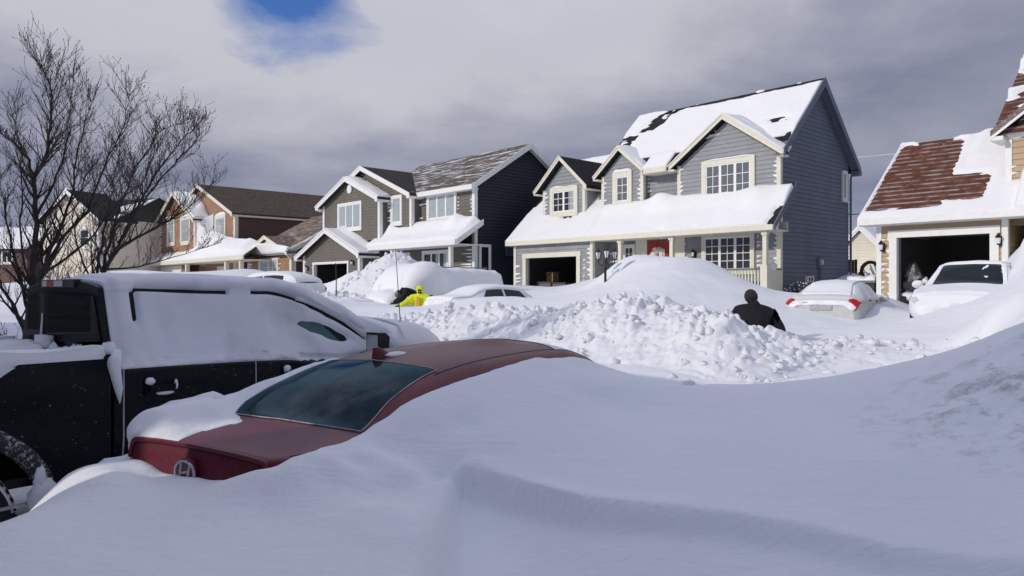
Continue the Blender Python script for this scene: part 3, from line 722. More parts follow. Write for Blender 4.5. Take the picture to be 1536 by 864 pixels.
def low_wing():
    L = Frame(438, 46)
    h = thing('low_brown_house', 'low rust brown house with a small white front gable beside the olive house', 'house', (L.O.x, L.O.y, 0), STREET)
    w = MB(); al = L.a(372, 0); ZF = 1.4
    ez = L.z(425, 379, -.35)
    siding(w, 'b', 0, al, 0, ZF, ez, row=.16); w.build('siding', M['brown_siding'], h)
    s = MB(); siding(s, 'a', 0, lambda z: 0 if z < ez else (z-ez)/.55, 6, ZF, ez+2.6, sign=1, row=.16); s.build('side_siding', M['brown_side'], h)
    r = MB(); RZ = lambda b: ez+.1+.55*(b+.35)
    r.slab([(al-.3, -.35, RZ(-.35)), (.35, -.35, RZ(-.35)), (.35, 5, RZ(5)), (al-.3, 5, RZ(5))], .16)
    r.prism([(.35, -.35, RZ(-.35)+.02), (.35, 5, RZ(5)+.02), (.35, 5, RZ(5)-.24), (.35, -.35, RZ(-.35)-.24)], (.035, 0, 0), 1)
    r.box(al-.3, .35, -.43, -.35, ez-.12, ez+.1, 1)
    gl, gr = L.a(366, -.6), L.a(430, -.6); gc = (gl+gr)/2; gz = L.z(392, 354, -.6)
    gable_front(r, gc, (gr-gl)/2, -.6, 3.0, ez+.05, gz, fh=.22)
    r.prism([(gl+.4, -.42, ez), (gr-.4, -.42, ez), (gc, -.42, gz-.3)], (0, .02, 0), 1)
    ro = r.build('roof', [M['rust_shingle'], M['cream_trim']], h)
    q = MB()
    snow_on(q, (gl, -.62, ez-.02), (gr, -.62, ez-.02), (gr, -.42, ez+.3), (gl, -.42, ez+.3), 30, 6, lambda u, v, p: .1+.55*v*math.sin(3.14*u))
    snow_on(q, (gr-.6, -.38, RZ(-.38)), (.35, -.38, RZ(-.38)), (.35, 4.9, RZ(4.9)), (gr-.6, 4.9, RZ(4.9)), 30, 40, lambda u, v, p: .14*math.exp(-((u-.15-.2*v)/.16)**2)+.1*math.exp(-((u-.75+.2*v)/.07)**2)-.08+.05*nz(p, 2))
    q.build('roof_snow', M['roof_snow'], ro, smooth=True)
    a0, z1 = L.az(391, 391, 0); a1, z0 = L.az(417, 412, 0)
    window(h, 'b', 0, a0, a1, z0, z1, 2, 2, 2, .16, 'full', tm='cream_trim')
    corner(h, 0, 0, ZF, ez, .25, 'cream_trim'); t = MB(); t.tube([(-.1, -.4, ez), (-.02, -.1, ez-.4), (.06, -.06, ez-.5), (.06, -.06, ZF)], .05, 6); t.build('downpipe', M['cream_trim'], h)
    fr = MB(); fringe(fr, 'b', 0, -.25, -1, 1.8, ez, row=.16, lmin=.05, lmax=.3); fringe(fr, 'b', 0, a1+.2, 1, 1.8, ez-.2, row=.16, lmax=.3); fringe(fr, 'b', 0, al, 1, 1.8, ez-.2, row=.16, lmin=.2, lmax=1.2); tag(fr.build('wall_snow', M['roof_snow'], h), kind='stuff')
low_wing()

def cream_house():
    u = Vector((.90, -.436)); v = Vector((.436, .90))
    C = Frame(148, 56, u, v)
    h = thing('cream_house', 'pale cream gabled house with a dark roof half hidden behind bare branches', 'house', (C.O.x, C.O.y, 0), math.atan2(u.y, u.x))
    ZF = 1.5
    ap, zp = C.az(100, 287, -.3); ze = C.z(147, 326, -.3); hw = -ap; k = (zp-ze)/hw
    w = MB()
    siding(w, 'b', 0, lambda z: 2*ap if z < ze else 2*ap+(z-ze)/k, lambda z: 0 if z < ze else -(z-ze)/k, ZF, zp-.1, row=.2); siding(w, 'a', 0, 0, 9, ZF, ze, sign=1, row=.2)
    w.build('siding', M['cream_siding'], h)
    r = MB(); gable_front(r, ap, hw+.4, -.35, 3.0, ze-.1, zp+.15, fh=.3)
    r.slab([(-9, 1.2, ze), (.4, 1.2, ze), (.4, 5, zp-.1), (-9, 5, zp-.1)], .2); r.slab([(-9, 9.4, ze), (-9, 5.002, zp-.1), (.4, 5.002, zp-.1), (.4, 9.4, ze)], .2)
    ro = r.build('roof', [M['grey_shingle'], M['trim']], h)
    q = MB(); snow_on(q, (ap, -.3, zp+.15), (ap-hw-.4, -.3, ze-.1), (ap-hw-.4, 3, ze-.1), (ap, 3, zp+.15), 20, 12, lambda u, v, p: .15+.1*nz(p, 1))
    snow_on(q, (-2, 1.2, ze), (.4, 1.2, ze), (.4, 5, zp-.1), (-2, 5, zp-.1), 20, 20, lambda u, v, p: .05+.25*nz(p, .8)); q.build('roof_snow', M['roof_snow'], ro, smooth=True)
    for px, py0, py1 in ((86, 345, 366), (128, 345, 368)):
        a0, z1 = C.az(px-6, py0, 0); a1, z0 = C.az(px+6, py1, 0); window(h, 'b', 0, a0, a1, z0, z1, 1, 1, 2, .2, None, tm='trim')
    corner(h, 0, 0, ZF, ze, .25)
    # a second, red-walled house further left
    u2 = Vector((.97, -.24)); v2 = Vector((.24, .97)); D = Frame(40, 75, u2, v2)
    h2 = thing('red_house', 'dark red house far left with a snowy roof behind the bare trees', 'house', (D.O.x, D.O.y, 0), math.atan2(u2.y, u2.x))
    w = MB(); ze = D.z(20, 372, 0); siding(w, 'b', 0, -9, 0, 2, ze, row=.25); siding(w, 'a', 0, lambda z: 0 if z < ze else (z-ze)/.6, lambda z: 8 if z < ze else 8-(z-ze)/.6, 2, ze+2.3, sign=1, row=.25); w.build('siding', M['brown_side'], h2)
    r = MB(); r.slab([(-9.4, -.4, ze-.1), (.4, -.4, ze-.1), (.4, 4, ze+2.5), (-9.4, 4, ze+2.5)], .2); r.slab([(-9.4, 8.4, ze-.1), (-9.4, 4.002, ze+2.5), (.4, 4.002, ze+2.5), (.4, 8.4, ze-.1)], .2); ro = r.build('roof', M['grey_shingle'], h2)
    q = MB(); snow_on(q, (-9.4, -.4, ze-.1), (.4, -.4, ze-.1), (.4, 4, ze+2.5), (-9.4, 4, ze+2.5), 40, 20, lambda u, v, p: .1+.2*nz(p, .6)); q.build('roof_snow', M['roof_snow'], ro, smooth=True)
    window(h2, 'b', 0, -6, -4.8, 4.5, 5.6, 2, 1, 1, .15, None); window(h2, 'b', 0, -3, -1.8, 4.5, 5.6, 2, 1, 1, .15, None)
cream_house()

# ================================================================ the tan house
def tan_house():
    T = Frame(1318, 21)
    h = thing('tan_house', 'tan house with white trim, open garage and patchy snow on a red brown roof', 'house', (T.O.x, T.O.y, 0), STREET)
    ZF = 1.1; AR = 3.1
    w = MB()
    wall_with_hole(w, 0, 0, AR, ZF, 3.75, .5, 2.75, 3.3)
    siding(w, 'b', .55, lambda z: 3.0 if z < 5.9 else 3.0+(z-5.9)/.75, 11, 3.5, 8.6)
    siding(w, 'b', 2.2, AR, 11, ZF, 3.8); siding(w, 'a', AR, 0, 2.2, ZF, 3.75, sign=1)
    s = MB(); siding(w, 'a', 0, lambda z: 0 if z < 3.75 else (z-3.75)/.8, lambda z: 6.2 if z < 3.75 else 6.2-(z-3.75)/.8, ZF, 6.1, sign=-1)
    siding(w, 'a', 3.0, lambda z: .55 if z < 5.9 else .55+(z-5.9)/.8, 6, 3.5, 7.3, sign=-1)
    w.build('siding', M['tan_siding'], h)
    cornerL(h, 0, 0, ZF, 3.7, .09); corner(h, AR, 0, ZF, 3.7, .09); cornerL(h, 3.0, .55, 3.5, 6.05, .1)
    r = MB(); RZ = lambda b: 3.84+.78*(b+.45)
    r.slab([(-.38, -.45, RZ(-.45)), (11, -.45, RZ(-.45)), (11, 2.8, RZ(2.8)), (-.38, 2.8, RZ(2.8))], .15)
    r.slab([(-.38, 6.4, RZ(-.45)+.4), (-.38, 2.802, RZ(2.8)), (11, 2.802, RZ(2.8)), (11, 6.4, RZ(-.45)+.4)], .15)
    r.box(-.38, 11, -.53, -.45, 3.66, 3.84, 1); r.box(-.36, 11, -.45, .0, 3.64, 3.68, 1)
    r.prism([(-.38, -.45, RZ(-.45)+.02), (-.38, 2.8, RZ(2.8)+.02), (-.38, 2.8, RZ(2.8)-.2), (-.38, -.45, RZ(-.45)-.2)], (-.03, 0, 0), 1)
    # tall block: gable towards the street and its own roof behind
    zg = 6.05
    r.prism([(2.72, .1, zg-.1), (6.5, .1, zg-.1+3.78*.75), (6.5, .1, zg-.3+3.78*.75), (2.72, .1, zg-.34)], (0, .03, 0), 1)
    r.prism([(2.72, .1, zg-.1), (6.5, .1, zg-.1+3.78*.75), (6.5, .1, zg-.26+3.78*.75), (2.72, .1, zg-.26)], (0, 2.0, 0), 0)
    r.prism([(2.70, .12, zg-.26), (3.0, .12, zg-.26), (3.0, .12, zg-.36), (2.70, .12, zg-.36)], (0, 1.0, 0), 1)
    MR = lambda b: 6.0+.84*(b-.3)
    r.slab([(2.75, .3, MR(.3)), (11, .3, MR(.3)), (11, 4.0, MR(4)), (2.75, 4.0, MR(4))], .15); r.slab([(2.75, 7.7, MR(.3)), (2.75, 4.002, MR(4)), (11, 4.002, MR(4)), (11, 7.7, MR(.3))], .15)
    ro = r.build('roof', [M['red_shingle'], M['trim']], h)
    q = MB()
    def sn(u, v, p):
        a = p.x
        d = .06+.035*fbm(p, 1.2, 4)
        bare = sstep(a, -.42, -.22)*(1-sstep(a, 1.25+.25*(1-v), 1.55+.25*(1-v)))*sstep(v, .07, .14)*(1-sstep(v, .93, 1.0))
        bare = max(bare, sstep(a, 1.2, 1.6)*(1-sstep(a, 2.3, 2.75))*sstep(v, .13, .2)*(1-sstep(v, .42, .52)))
        bare = max(bare, .8*sstep(a, -.1, .25)*(1-sstep(a, 1.0, 1.3))*sstep(v, .85, .93))
        row = .5+.5*math.sin(p.z*7*6.283)
        e = .10*nz(p, 2.6, 3)+.10*nz((p.x, p.y, p.z*5), 4)+.04*row
        d -= bare*(.115+.55*e)
        d += .1*sstep(a, 1.7, 2.0)*sstep(v, .5, .7)
        return d
    snow_on(q, (-.38, -.49, RZ(-.49)), (3.4, -.49, RZ(-.49)), (3.4, 2.82, RZ(2.82)), (-.38, 2.82, RZ(2.82)), 110, 110, sn)
    snow_on(q, (3.4, -.49, RZ(-.49)), (11, -.49, RZ(-.49)), (11, .5, RZ(.5)), (3.4, .5, RZ(.5)), 60, 20, lambda u, v, p: .12+.08*fbm(p, 1, 2)+.3*v)
    snow_on(q, (2.75, .3, MR(.3)), (5, .3, MR(.3)), (5, 4, MR(4)), (2.75, 4, MR(4)), 30, 60, lambda u, v, p: -.1+.22*sstep(v, .5, 1)+.35*nz((p.x, p.y, p.z*3), 1.6, 9))
    q.build('roof_snow', M['roof_snow'], ro, smooth=True)
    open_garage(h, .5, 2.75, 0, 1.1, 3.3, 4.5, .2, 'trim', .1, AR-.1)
    wall_lantern(h, .13, -.03, 3.05); wall_lantern(h, 3.0-.03, -.03, 3.1)
    fr = MB()
    for e, dr, z0, z1, mx in ((.1, 1, 1.5, 3.5, .16), (.3, -1, 1.5, 3.4, .16)): fringe(fr, 'b', 0, e, dr, z0, z1, lmin=.03, lmax=mx)
    fringe(fr, 'b', .55, 3.1, 1, 4.8, 6.3, lmin=.04, lmax=.2)
    tag(fr.build('wall_snow', M['roof_snow'], h), kind='stuff')
    def at(a, b, z): return Vector((T.O.x+U.x*a+V.x*b, T.O.y+U.y*a+V.y*b, z))
    return at, T
tat, TFR = tan_house()

# ================================================================ behind the gap: shed, gate, bin
def gap_things():
    S = Frame(1322, 44); 
    h = thing('white_shed', 'white gabled outbuilding with snow on its roof seen between the slate and tan houses', 'shed', (S.O.x, S.O.y, 0), STREET)
    w = MB(); al = S.a(1262, 0); ze = S.z(1300, 376, 0); zp = S.z(1294, 343, 0); c = al/2
    siding(w, 'b', 0, lambda z: al if z < ze else al+(z-ze)*abs(al)/2/(zp-ze), lambda z: 0 if z < ze else -(z-ze)*abs(al)/2/(zp-ze), 1, zp-.05, row=.2); siding(w, 'a', 0, 0, 4, 1, ze, sign=1); w.build('siding', M['cream_siding'], h)
    r = MB(); gable_front(r, c, abs(c)+.25, -.25, 4.2, ze-.05, zp+.1, fh=.2); ro = r.build('roof', [M['grey_shingle'], M['trim']], h)
    q = MB()
    for sg in (-1, 1): snow_on(q, (c, -.22, zp+.1), (c+sg*(abs(c)+.25), -.22, ze-.05), (c+sg*(abs(c)+.25), 4.2, ze-.05), (c, 4.2, zp+.1), 12, 12, lambda u, v, p: .14)
    q.build('roof_snow', M['roof_snow'], ro, smooth=True)
    A = Frame(1268, 29.5)
    f = thing('garden_gate', 'red brown wooden arched garden gate between the slate house and the tan house', 'gate', (A.O.x, A.O.y, 0), STREET)
    m = MB(); a1 = A.a(1286, 0); z1 = A.z(1276, 390, 0); n = 4
    for i in range(n): m.box(a1*i/n+.01, a1*(i+1)/n-.01, -.02, .02, 1.2, z1+.02*(i % 2))
    m.box(-.05, a1, .02, .06, 1.6, 1.7); m.build('fence_panel', M['wood_red'], f)
    g = MB(); c0 = A.a(1290, 0); c1 = A.a(1322, 0); cx = (c0+c1)/2; rr = (c1-c0)/2; zc = A.z(1300, 408, 0)
    pts = [(cx-rr*math.cos(math.pi*i/16), zc+rr*1.1*math.sin(math.pi*i/16)) for i in range(17)]; pi = [(cx-rr*.72*math.cos(math.pi*i/16), zc+rr*.72*1.1*math.sin(math.pi*i/16)) for i in range(17)]
    for i in range(16): g.prism([(pts[i][0], -.05, pts[i][1]), (pts[i+1][0], -.05, pts[i+1][1]), (pi[i+1][0], -.05, pi[i+1][1]), (pi[i][0], -.05, pi[i][1])], (0, .1, 0))
    for s in (-1, 1): g.box(cx+s*rr*.86-.1, cx+s*rr*.86+.1, -.06, .06, 1.2, zc)
    g.build('gate_arch', M['wood_red'], f)
    b = thing('wheelie_bin', 'dark green bin with snow on its lid at the corner of the tan house', 'bin', tuple(tat(-.75, 1.0, 1.1)), STREET)
    m = MB(); m.prism([(-.3, -.3, 0), (.3, -.3, 0), (.38, -.36, .95), (-.38, -.36, .95)], (0, .62, 0)); m.build('tub', plain('dark_green_plastic', (.02, .05, .04), .5), b)
    m = MB(); m.box(-.42, .42, -.4, .32, .951, 1.02); m.build('lid', M['grey_plastic'], b)
    q = MB(); snow_on(q, (-.4, -.38, 1.022), (.4, -.38, 1.022), (.4, .3, 1.022), (-.4, .3, 1.022), 12, 10, lambda u, v, p: .12+.1*nz(p, 4)); q.build('lid_snow', M['car_snow'], b, smooth=True)
    sb = thing('snowy_bush', 'twiggy bush caked with snow behind the arched gate', 'bush', tuple(A_at(A, (c0+c1)/2, 1.2, 1.3)), 0)
    m = MB(); q = MB()
    for i in range(70):
        d = Vector((rnd.gauss(0, .5), rnd.gauss(0, .5), rnd.uniform(.3, 1))).normalized(); L = rnd.uniform(.7, 1.5)
        p0 = Vector((rnd.uniform(-.1, .1), 0, .2)); p1 = p0+d*L*.5+Vector((0, 0, .1)); p2 = p0+d*L
        m.tube([p0, p1, p2], [.02, .014, .006], 4); q.tube([p1+Vector((0, 0, .015)), p2+Vector((0, 0, .02))], [.025, .03], 5)
    m.build('branches', M['twig'], sb); q.build('branch_snow', M['car_snow'], sb, smooth=True)
    for n, (x0, y0, x1, y1, Y, lb) in enumerate(((1270, 236, 1400, 220, 60, 'single pale overhead cable level with the upper floor of the slate house'), (1270, 314, 1330, 322, 62, 'higher of the two dark overhead cables above the white shed'), (1270, 322, 1330, 318, 64, 'lower dark overhead cable crossing above the white shed'))):
        p0 = W(x0-260, y0+(10 if n == 0 else 0), Y); p1 = W(x1+120, y1-12, Y+6); m = MB()
        pts = [p0.lerp(p1, i/16)-Vector((0, 0, .6*math.sin(math.pi*i/16))) for i in range(17)]
        m.tube(pts, .035, 5); o = m.build('overhead_cable', M['trim'] if n == 0 else M['black_metal']); tag(o, lb, 'cable')
def A_at(A, a, b, z): return Vector((A.O.x+U.x*a+V.x*b, A.O.y+U.y*a+V.y*b, z))
gap_things()

# ================================================================ houses on the photographer's side: they throw the foreground shade
def near_side_house(u0, u1, v0, v1, ze, zr, label):
    c = U*u0+V*v0
    h = thing('street_house', label, 'house', (c.x, c.y, 0), STREET)
    L = u1-u0; D = v1-v0; w = MB(); k = (zr-ze)/(D/2)
    siding(w, 'b', D, 0, L, .0, ze, sign=1, row=.2); siding(w, 'b', 0, 0, L, 0, ze, row=.2)
    for a, sg in ((0, -1), (L, 1)): siding(w, 'a', a, lambda z: 0 if z < ze else (z-ze)/k, lambda z: D if z < ze else D-(z-ze)/k, 0, zr-.1, sign=sg, row=.2)
    w.build('siding', M['grey_siding'], h)
    r = MB(); e = .35
    r.slab([(-.2, -e, ze-e*k), (L+.2, -e, ze-e*k), (L+.2, D/2, zr), (-.2, D/2, zr)], .18); r.slab([(-.2, D+e, ze-e*k), (-.2, D/2+.002, zr), (L+.2, D/2+.002, zr), (L+.2, D+e, ze-e*k)], .18)
    r.build('roof', M['grey_shingle'], h)
    for x in np.arange(1.5, L-1.5, 3): window(h, 'b', D, x, x+1.2, 3.6, 4.8, 2, 1, 1, .12, 'full', sign=1); window(h, 'b', D, x, x+1.2, 1.1, 2.3, 2, 1, 1, .12, None, sign=1)
near_side_house(-4.75, 7.5, -12, -2.5, 5.45, 7.6, 'grey house right behind the photographer casting the foreground shade')
near_side_house(-17.5, -6.95, -12, -2.5, 5.45, 7.6, 'grey house to the left behind the photographer beyond a narrow gap')

c_ = U*-6.95+V*-3.4  # added out of view over the gap, blocks sun past the near stripe
cp_ = thing('gap_sun_baffle', 'added unseen sun-blocking passage linking the two grey houses behind the photographer', 'baffle', (c_.x, c_.y, 0), STREET)
m = MB(); m.box(.04, 2.16, 0, .25, 4.1, 5.3); m.build('wall', M['grey_siding'], cp_)
m = MB(); m.box(.04, 2.16, -.3, .5, 5.302, 5.45); m.build('roof', M['grey_shingle'], cp_)
# ================================================================ vehicles
def hermite(xs, Y, x):
    """monotone cubic through (xs, Y[k]) ; Y: n x m"""
    xs = np.asarray(xs, float); Y = np.asarray(Y, float); h = np.diff(xs)[:, None]; d = np.diff(Y, axis=0)/h
    m = np.zeros_like(Y); m[0] = d[0]; m[-1] = d[-1]
    a, b = d[:-1], d[1:]; same = (a*b) > 0
    w1 = 2*h[1:]+h[:-1]; w2 = h[1:]+2*h[:-1]
    with np.errstate(divide='ignore', invalid='ignore'):
        hm = (w1+w2)/(w1/a+w2/b)
    m[1:-1] = np.where(same, hm, 0)
    i = np.clip(np.searchsorted(xs, x)-1, 0, len(xs)-2); t = ((x-xs[i])/(xs[i+1]-xs[i]))[:, None]; hh = (xs[i+1]-xs[i])[:, None]
    return (2*t**3-3*t**2+1)*Y[i]+(t**3-2*t**2+t)*hh*m[i]+(-2*t**3+3*t**2)*Y[i+1]+(t**3-t**2)*hh*m[i+1]
class Loft:
    """body surface from cross sections; s=0 roof centre .. 1 sill, sign = side"""
    def __init__(s, st, lean=None):
        s.x = np.array([a[0] for a in st]); s.c = np.array([a[1] for a in st], float); s.np = s.c.shape[1]; s.lean = lean
    def P(s, X, S):
        X = np.atleast_1d(np.asarray(X, float)); S = np.atleast_1d(np.asarray(S, float)); n = len(X)
        c = hermite(s.x, s.c.reshape(len(s.x), -1), X).reshape(n, s.np, 2)
        out = np.zeros((n, len(S), 3)); q = np.abs(S)*(s.np-1)
        for i in range(n):
            yz = hermite(np.arange(s.np), c[i], q); out[i, :, 0] = X[i]; out[i, :, 1] = yz[:, 0]*np.sign(S+1e-12); out[i, :, 2] = yz[:, 1]
        if s.lean: out[:, :, 0] += s.lean(out[:, :, 0], out[:, :, 2])
        return out
    def at(s, x, v): return s.P([x], [v])[0, 0]
    def pts(s, X, S):
        """vectorised point-by-point evaluation"""
        n = len(X); c = hermite(s.x, s.c.reshape(len(s.x), -1), X).reshape(n, s.np, 2)
        d = np.diff(c, axis=1); m = np.zeros_like(c); m[:, 0] = d[:, 0]; m[:, -1] = d[:, -1]
        a, b = d[:, :-1], d[:, 1:]
        with np.errstate(divide='ignore', invalid='ignore'):
            m[:, 1:-1] = np.where(a*b > 0, 2*a*b/(a+b), 0)
        q = np.abs(S)*(s.np-1); i = np.clip(np.ceil(q).astype(int)-1, 0, s.np-2); t = (q-i)[:, None]; r = np.arange(n)
        yz = (2*t**3-3*t**2+1)*c[r, i]+(t**3-2*t**2+t)*m[r, i]+(-2*t**3+3*t**2)*c[r, i+1]+(t**3-t**2)*m[r, i+1]
        return np.stack([X, yz[:, 0]*np.sign(S+1e-12), yz[:, 1]], -1)
    def patch(s, mb, uv, off, m=0, rim=True):
        """uv: nu x nv x 2 array of (x, s); off: float or array"""
        nu, nv = uv.shape[:2]; e = .004
        X = np.clip(uv[:, :, 0].ravel(), s.x[0]+e, s.x[-1]-e); S = np.clip(uv[:, :, 1].ravel(), -1+e, 1-e)
        Q = s.pts(X, S); N = np.cross(s.pts(X+e, S)-s.pts(X-e, S), s.pts(X, S+e)-s.pts(X, S-e))
        L = np.linalg.norm(N, axis=1, keepdims=True); N = np.where(L > 1e-12, N/np.maximum(L, 1e-12), [0, 0, 1.])
        f = (N*np.stack([0*X, Q[:, 1], Q[:, 2]-.55], -1)).sum(1) < 0; N[f] *= -1
        Q = Q.reshape(nu, nv, 3); N = N.reshape(nu, nv, 3)
        o = off if hasattr(off, 'shape') else np.full((nu, nv), float(off))
        T = Q+N*o[:, :, None]
        if rim:
            o2 = np.pad(T, ((1, 1), (1, 1), (0, 0)), mode='edge'); qq = np.pad(Q-N*.012, ((1, 1), (1, 1), (0, 0)), mode='edge')
            msk = np.zeros(o2.shape[:2], bool); msk[0] = msk[-1] = True; msk[:, 0] = msk[:, -1] = True
            o2[msk] = qq[msk]; T = o2
        mb.grid(T, m); return T
    def body(s, mb, nx=60, ns=61, m=0, x0=None, x1=None):
        X = np.unique(np.concatenate([np.linspace(s.x[0], s.x[-1], nx), s.x])); S = np.linspace(-1, 1, ns)
        P = s.P(X, S); mb.grid(P, m)
        mb.poly(P[0].tolist(), m); mb.poly(P[-1][::-1].tolist(), m)
def quad_uv(c00, c10, c11, c01, nu=16, nv=12, bow=0, curve=None):
    u = np.linspace(0, 1, nu)[:, None, None]; v = np.linspace(0, 1, nv)[None, :, None]
    c = [np.array(k, float) for k in (c00, c10, c11, c01)]
    r = (c[0]*(1-u)+c[1]*u)*(1-v)+(c[3]*(1-u)+c[2]*u)*v
    if bow: r[:, :, 0] += bow*(1-(2*v[0, :, 0]-1)**2)[None]
    return r
def stn(zt, wr, zr, wb, zb, ws, zbot=.25, drop=.06):
    return [(0, zt), (wr*.6, zt-(zt-zr)*.28), (wr, zr), (wb, zb), (ws, zb-drop), (ws+.012, .62 if zb > .75 else zb*.7), (ws-.02, .36), (ws-.12, zbot)]
def sedan_loft(L=4.6, w=.9, hh=1.45, trunk=True):
    k = hh/1.45
    if trunk:
        st = [(0, stn(.84, .5, .82, .66, .72, .72)), (.05, stn(.98*k, .58, .96*k, .76, .84, .8)), (.13, stn(1.08*k, .62, 1.055*k, .80, .93, w-.05)), (.62, stn(1.12*k, .66, 1.08*k, .84, .98, w-.01)),
              (1.35, stn(hh-.05, .58, hh-.12, .85, .99, w)), (2.0, stn(hh, .6, hh-.07, .85, .97, w)), (2.65, stn(hh-.03, .58, hh-.1, .85, .95, w))]
    else:
        st = [(0, stn(.84, .5, .82, .66, .72, .72)), (.06, stn(1.05*k, .6, 1.02*k, .8, .95, w-.04)), (.6, stn(hh-.1, .58, hh-.15, .84, 1.02*k, w)), (1.4, stn(hh, .6, hh-.07, .85, 1.0*k, w)), (2.4, stn(hh-.02, .6, hh-.09, .85, .98*k, w))]
    st += [(3.4, stn(1.05*k, .68, 1.0*k, .83, .93, w)), (4.1, stn(.92*k, .6, .88*k, .8, .82, w-.04)), (L-.12, stn(.76, .5, .74, .66, .66, .74)), (L, stn(.6, .4, .58, .55, .5, .6))]
    return Loft(st)
RF = Vector((.53, .848)).normalized(); RA = math.atan2(RF.y, RF.x)
lipc = Vector((-1.6, 3.85)); ro = lipc-RF*.1
red_st = [(0, stn(.90, .42, .89, .50, .78, .515)), (.03, stn(1.03, .49, 1.015, .545, .93, .552)), (.06, stn(1.09, .535, 1.068, .58, .965, .588)), (.12, stn(1.10, .58, 1.075, .635, .975, .645)), (.30, stn(1.114, .65, 1.08, .80, .985, .82)), (.58, stn(1.135, .66, 1.09, .87, 1.0, .905)),
          (1.0, stn(1.32, .60, 1.235, .87, 1.0, .915)), (1.4, stn(1.425, .575, 1.335, .87, .995, .915)), (1.9, stn(1.47, .585, 1.385, .87, .985, .915)), (2.4, stn(1.485, .585, 1.395, .87, .97, .915)), (2.95, stn(1.47, .59, 1.385, .87, .95, .915)), (3.3, stn(1.40, .60, 1.325, .86, .94, .912)), (3.98, stn(1.06, .68, 1.01, .84, .93, .91)), (4.4, stn(.92, .6, .88, .8, .82, .86)), (4.75, stn(.76, .5, .74, .66, .66, .74)), (4.85, stn(.6, .4, .58, .55, .5, .6))]
RL_ = Loft(red_st)
from mathutils.bvhtree import BVHTree
_b = MB(); RL_.body(_b, 110, 121)
_mw = Matrix.Translation((ro.x, ro.y, 0))@Matrix.Rotation(RA, 4, 'Z')
_bvh = BVHTree.FromPolygons([_mw@Vector(p) for p in _b.v], _b.f)
def car_hit(px, py):
    d = W(px, py, 1.0)-Vector((0, 0, CAMZ)); h = _bvh.ray_cast(Vector((0, 0, CAMZ)), d.normalized())
    return h[0]
# ================================================================ snow ground
CTRL = []
def cw(*pts):
    for p in pts: CTRL.append(tuple(p))
def cp(*pts):                                   # (px, py, Y) read off the photo with a surveyed distance
    for a, b, Y in pts: CTRL.append(tuple(W(a, b, Y)))
# near the camera
cw((0,-1,.9), (-2,-1,.8), (2,-1,.95), (-6,-1,.4), (6,-1,1.1), (0,1.2,.93), (1.5,1.2,.98), (-1.2,1.2,.92), (3.5,1.2,1.1), (-3,1.2,.6), (-6,2,.25))
cp((300,864,2.4), (0,864,2.5), (600,864,2.42), (900,864,2.45), (1200,864,2.45), (1536,864,2.5), (0,784,3.0), (60,764,3.2), (130,738,3.45), (178,706,3.66))
cw((-2.75,2.9,.62), (-2.7,3.7,.42), (-2.8,4.4,.3), (-3.3,3.4,.25), (-4,4,.15), (-4.2,5.5,.1), (-3,6,.15), (-2.2,6.5,.3), (-6,5,.1), (-6,8,.2), (-3.5,8,.3))
cp((240,606,4.5), (330,590,4.72), (400,570,4.95), (480,545,5.2))
cw((-2.35,5.0,.85), (-2.0,5.5,.85), (-1.65,5.9,.85))
cp((330,800,2.95), (150,800,2.95), (500,780,2.98))
_inv = _mw.inverted()
def carw(x, lat, z): q = _mw@Vector((x, lat, 0)); return (q.x, q.y, z)
for px, py in ((435,687), (480,672), (530,656), (560,637), (600,610), (620,599), (640,590), (660,582), (680,574), (700,567), (720,561), (740,554), (760,548), (780,542), (800,537)):
    h = car_hit(px, py); q = _inv@h
    cw(tuple(h), carw(q.x, q.y+.16, q.z-.15), carw(q.x, q.y-.11, q.z-.006), carw(q.x, q.y-.25, q.z-.055), carw(q.x, q.y-.48, q.z-.125))
cw(carw(.22,-.62,1.09), carw(.22,-.76,1.085), carw(.1,-.74,1.06), carw(.34,-.76,1.09), carw(.45,-.84,1.075), carw(.25,-.9,1.045), carw(-.1,-.7,.97), carw(.1,-1.05,.97), carw(.5,-1.05,1.02), carw(.9,-.86,1.14))
for x, z in ((2.75,1.355), (3.0,1.345), (3.25,1.305), (3.5,1.245), (3.75,1.18)): cw(carw(x, -.6, z), carw(x, -.42, z-.14), carw(x, -.82, z-.06), carw(x, -1.2, z-.13))
for x, z in ((4.0,1.12), (4.4,1.02)): cw(carw(x, -.5, z), carw(x, 0, z+.0), carw(x, -1.0, z-.08))
cw(carw(.05,.72,.9), carw(.25,.95,.87), carw(-.2,.8,.86), carw(3.3,0,1.1), carw(3.7,0,.95))
cw(carw(.22,-.62,1.09), carw(.22,-.76,1.085), carw(.1,-.74,1.06), carw(.34,-.76,1.09), carw(.45,-.84,1.075), carw(.25,-.9,1.045), carw(-.1,-.7,.97), carw(.1,-1.05,.97), carw(.5,-1.05,1.02), carw(.9,-.86,1.14))
for px, py in ((212,690), (230,698), (270,712), (300,717), (330,721), (380,710), (415,699)):
    h = car_hit(px, py)
    if h is None: continue
    q = _inv@h; cw(tuple(h), carw(q.x-.12, q.y, q.z-.0), carw(q.x+.2, q.y*.75, q.z-.2))
for x, z in ((.3,.85), (.7,.88), (1.1,.98), (1.5,1.05), (1.9,1.1), (2.4,1.12), (2.9,1.1)): cw(carw(x, .0, z), carw(x, .3, z))
for x, z in ((.35,1.13), (.7,1.17), (1.0,1.22), (1.3,1.28), (1.7,1.32), (2.1,1.34)): cw(carw(x, .66, z))
for x, z in ((.2,.85), (.6,.8), (1.0,.82), (1.5,.85), (2.0,.9)): cw(carw(x, 1.15, z))
cp((1060,576,6.6), (1200,577,6.4), (1350,547,5.9), (1450,517,5.2), (1536,491,4.6))
cw((4.6,5,1.9), (5.5,4,1.9))
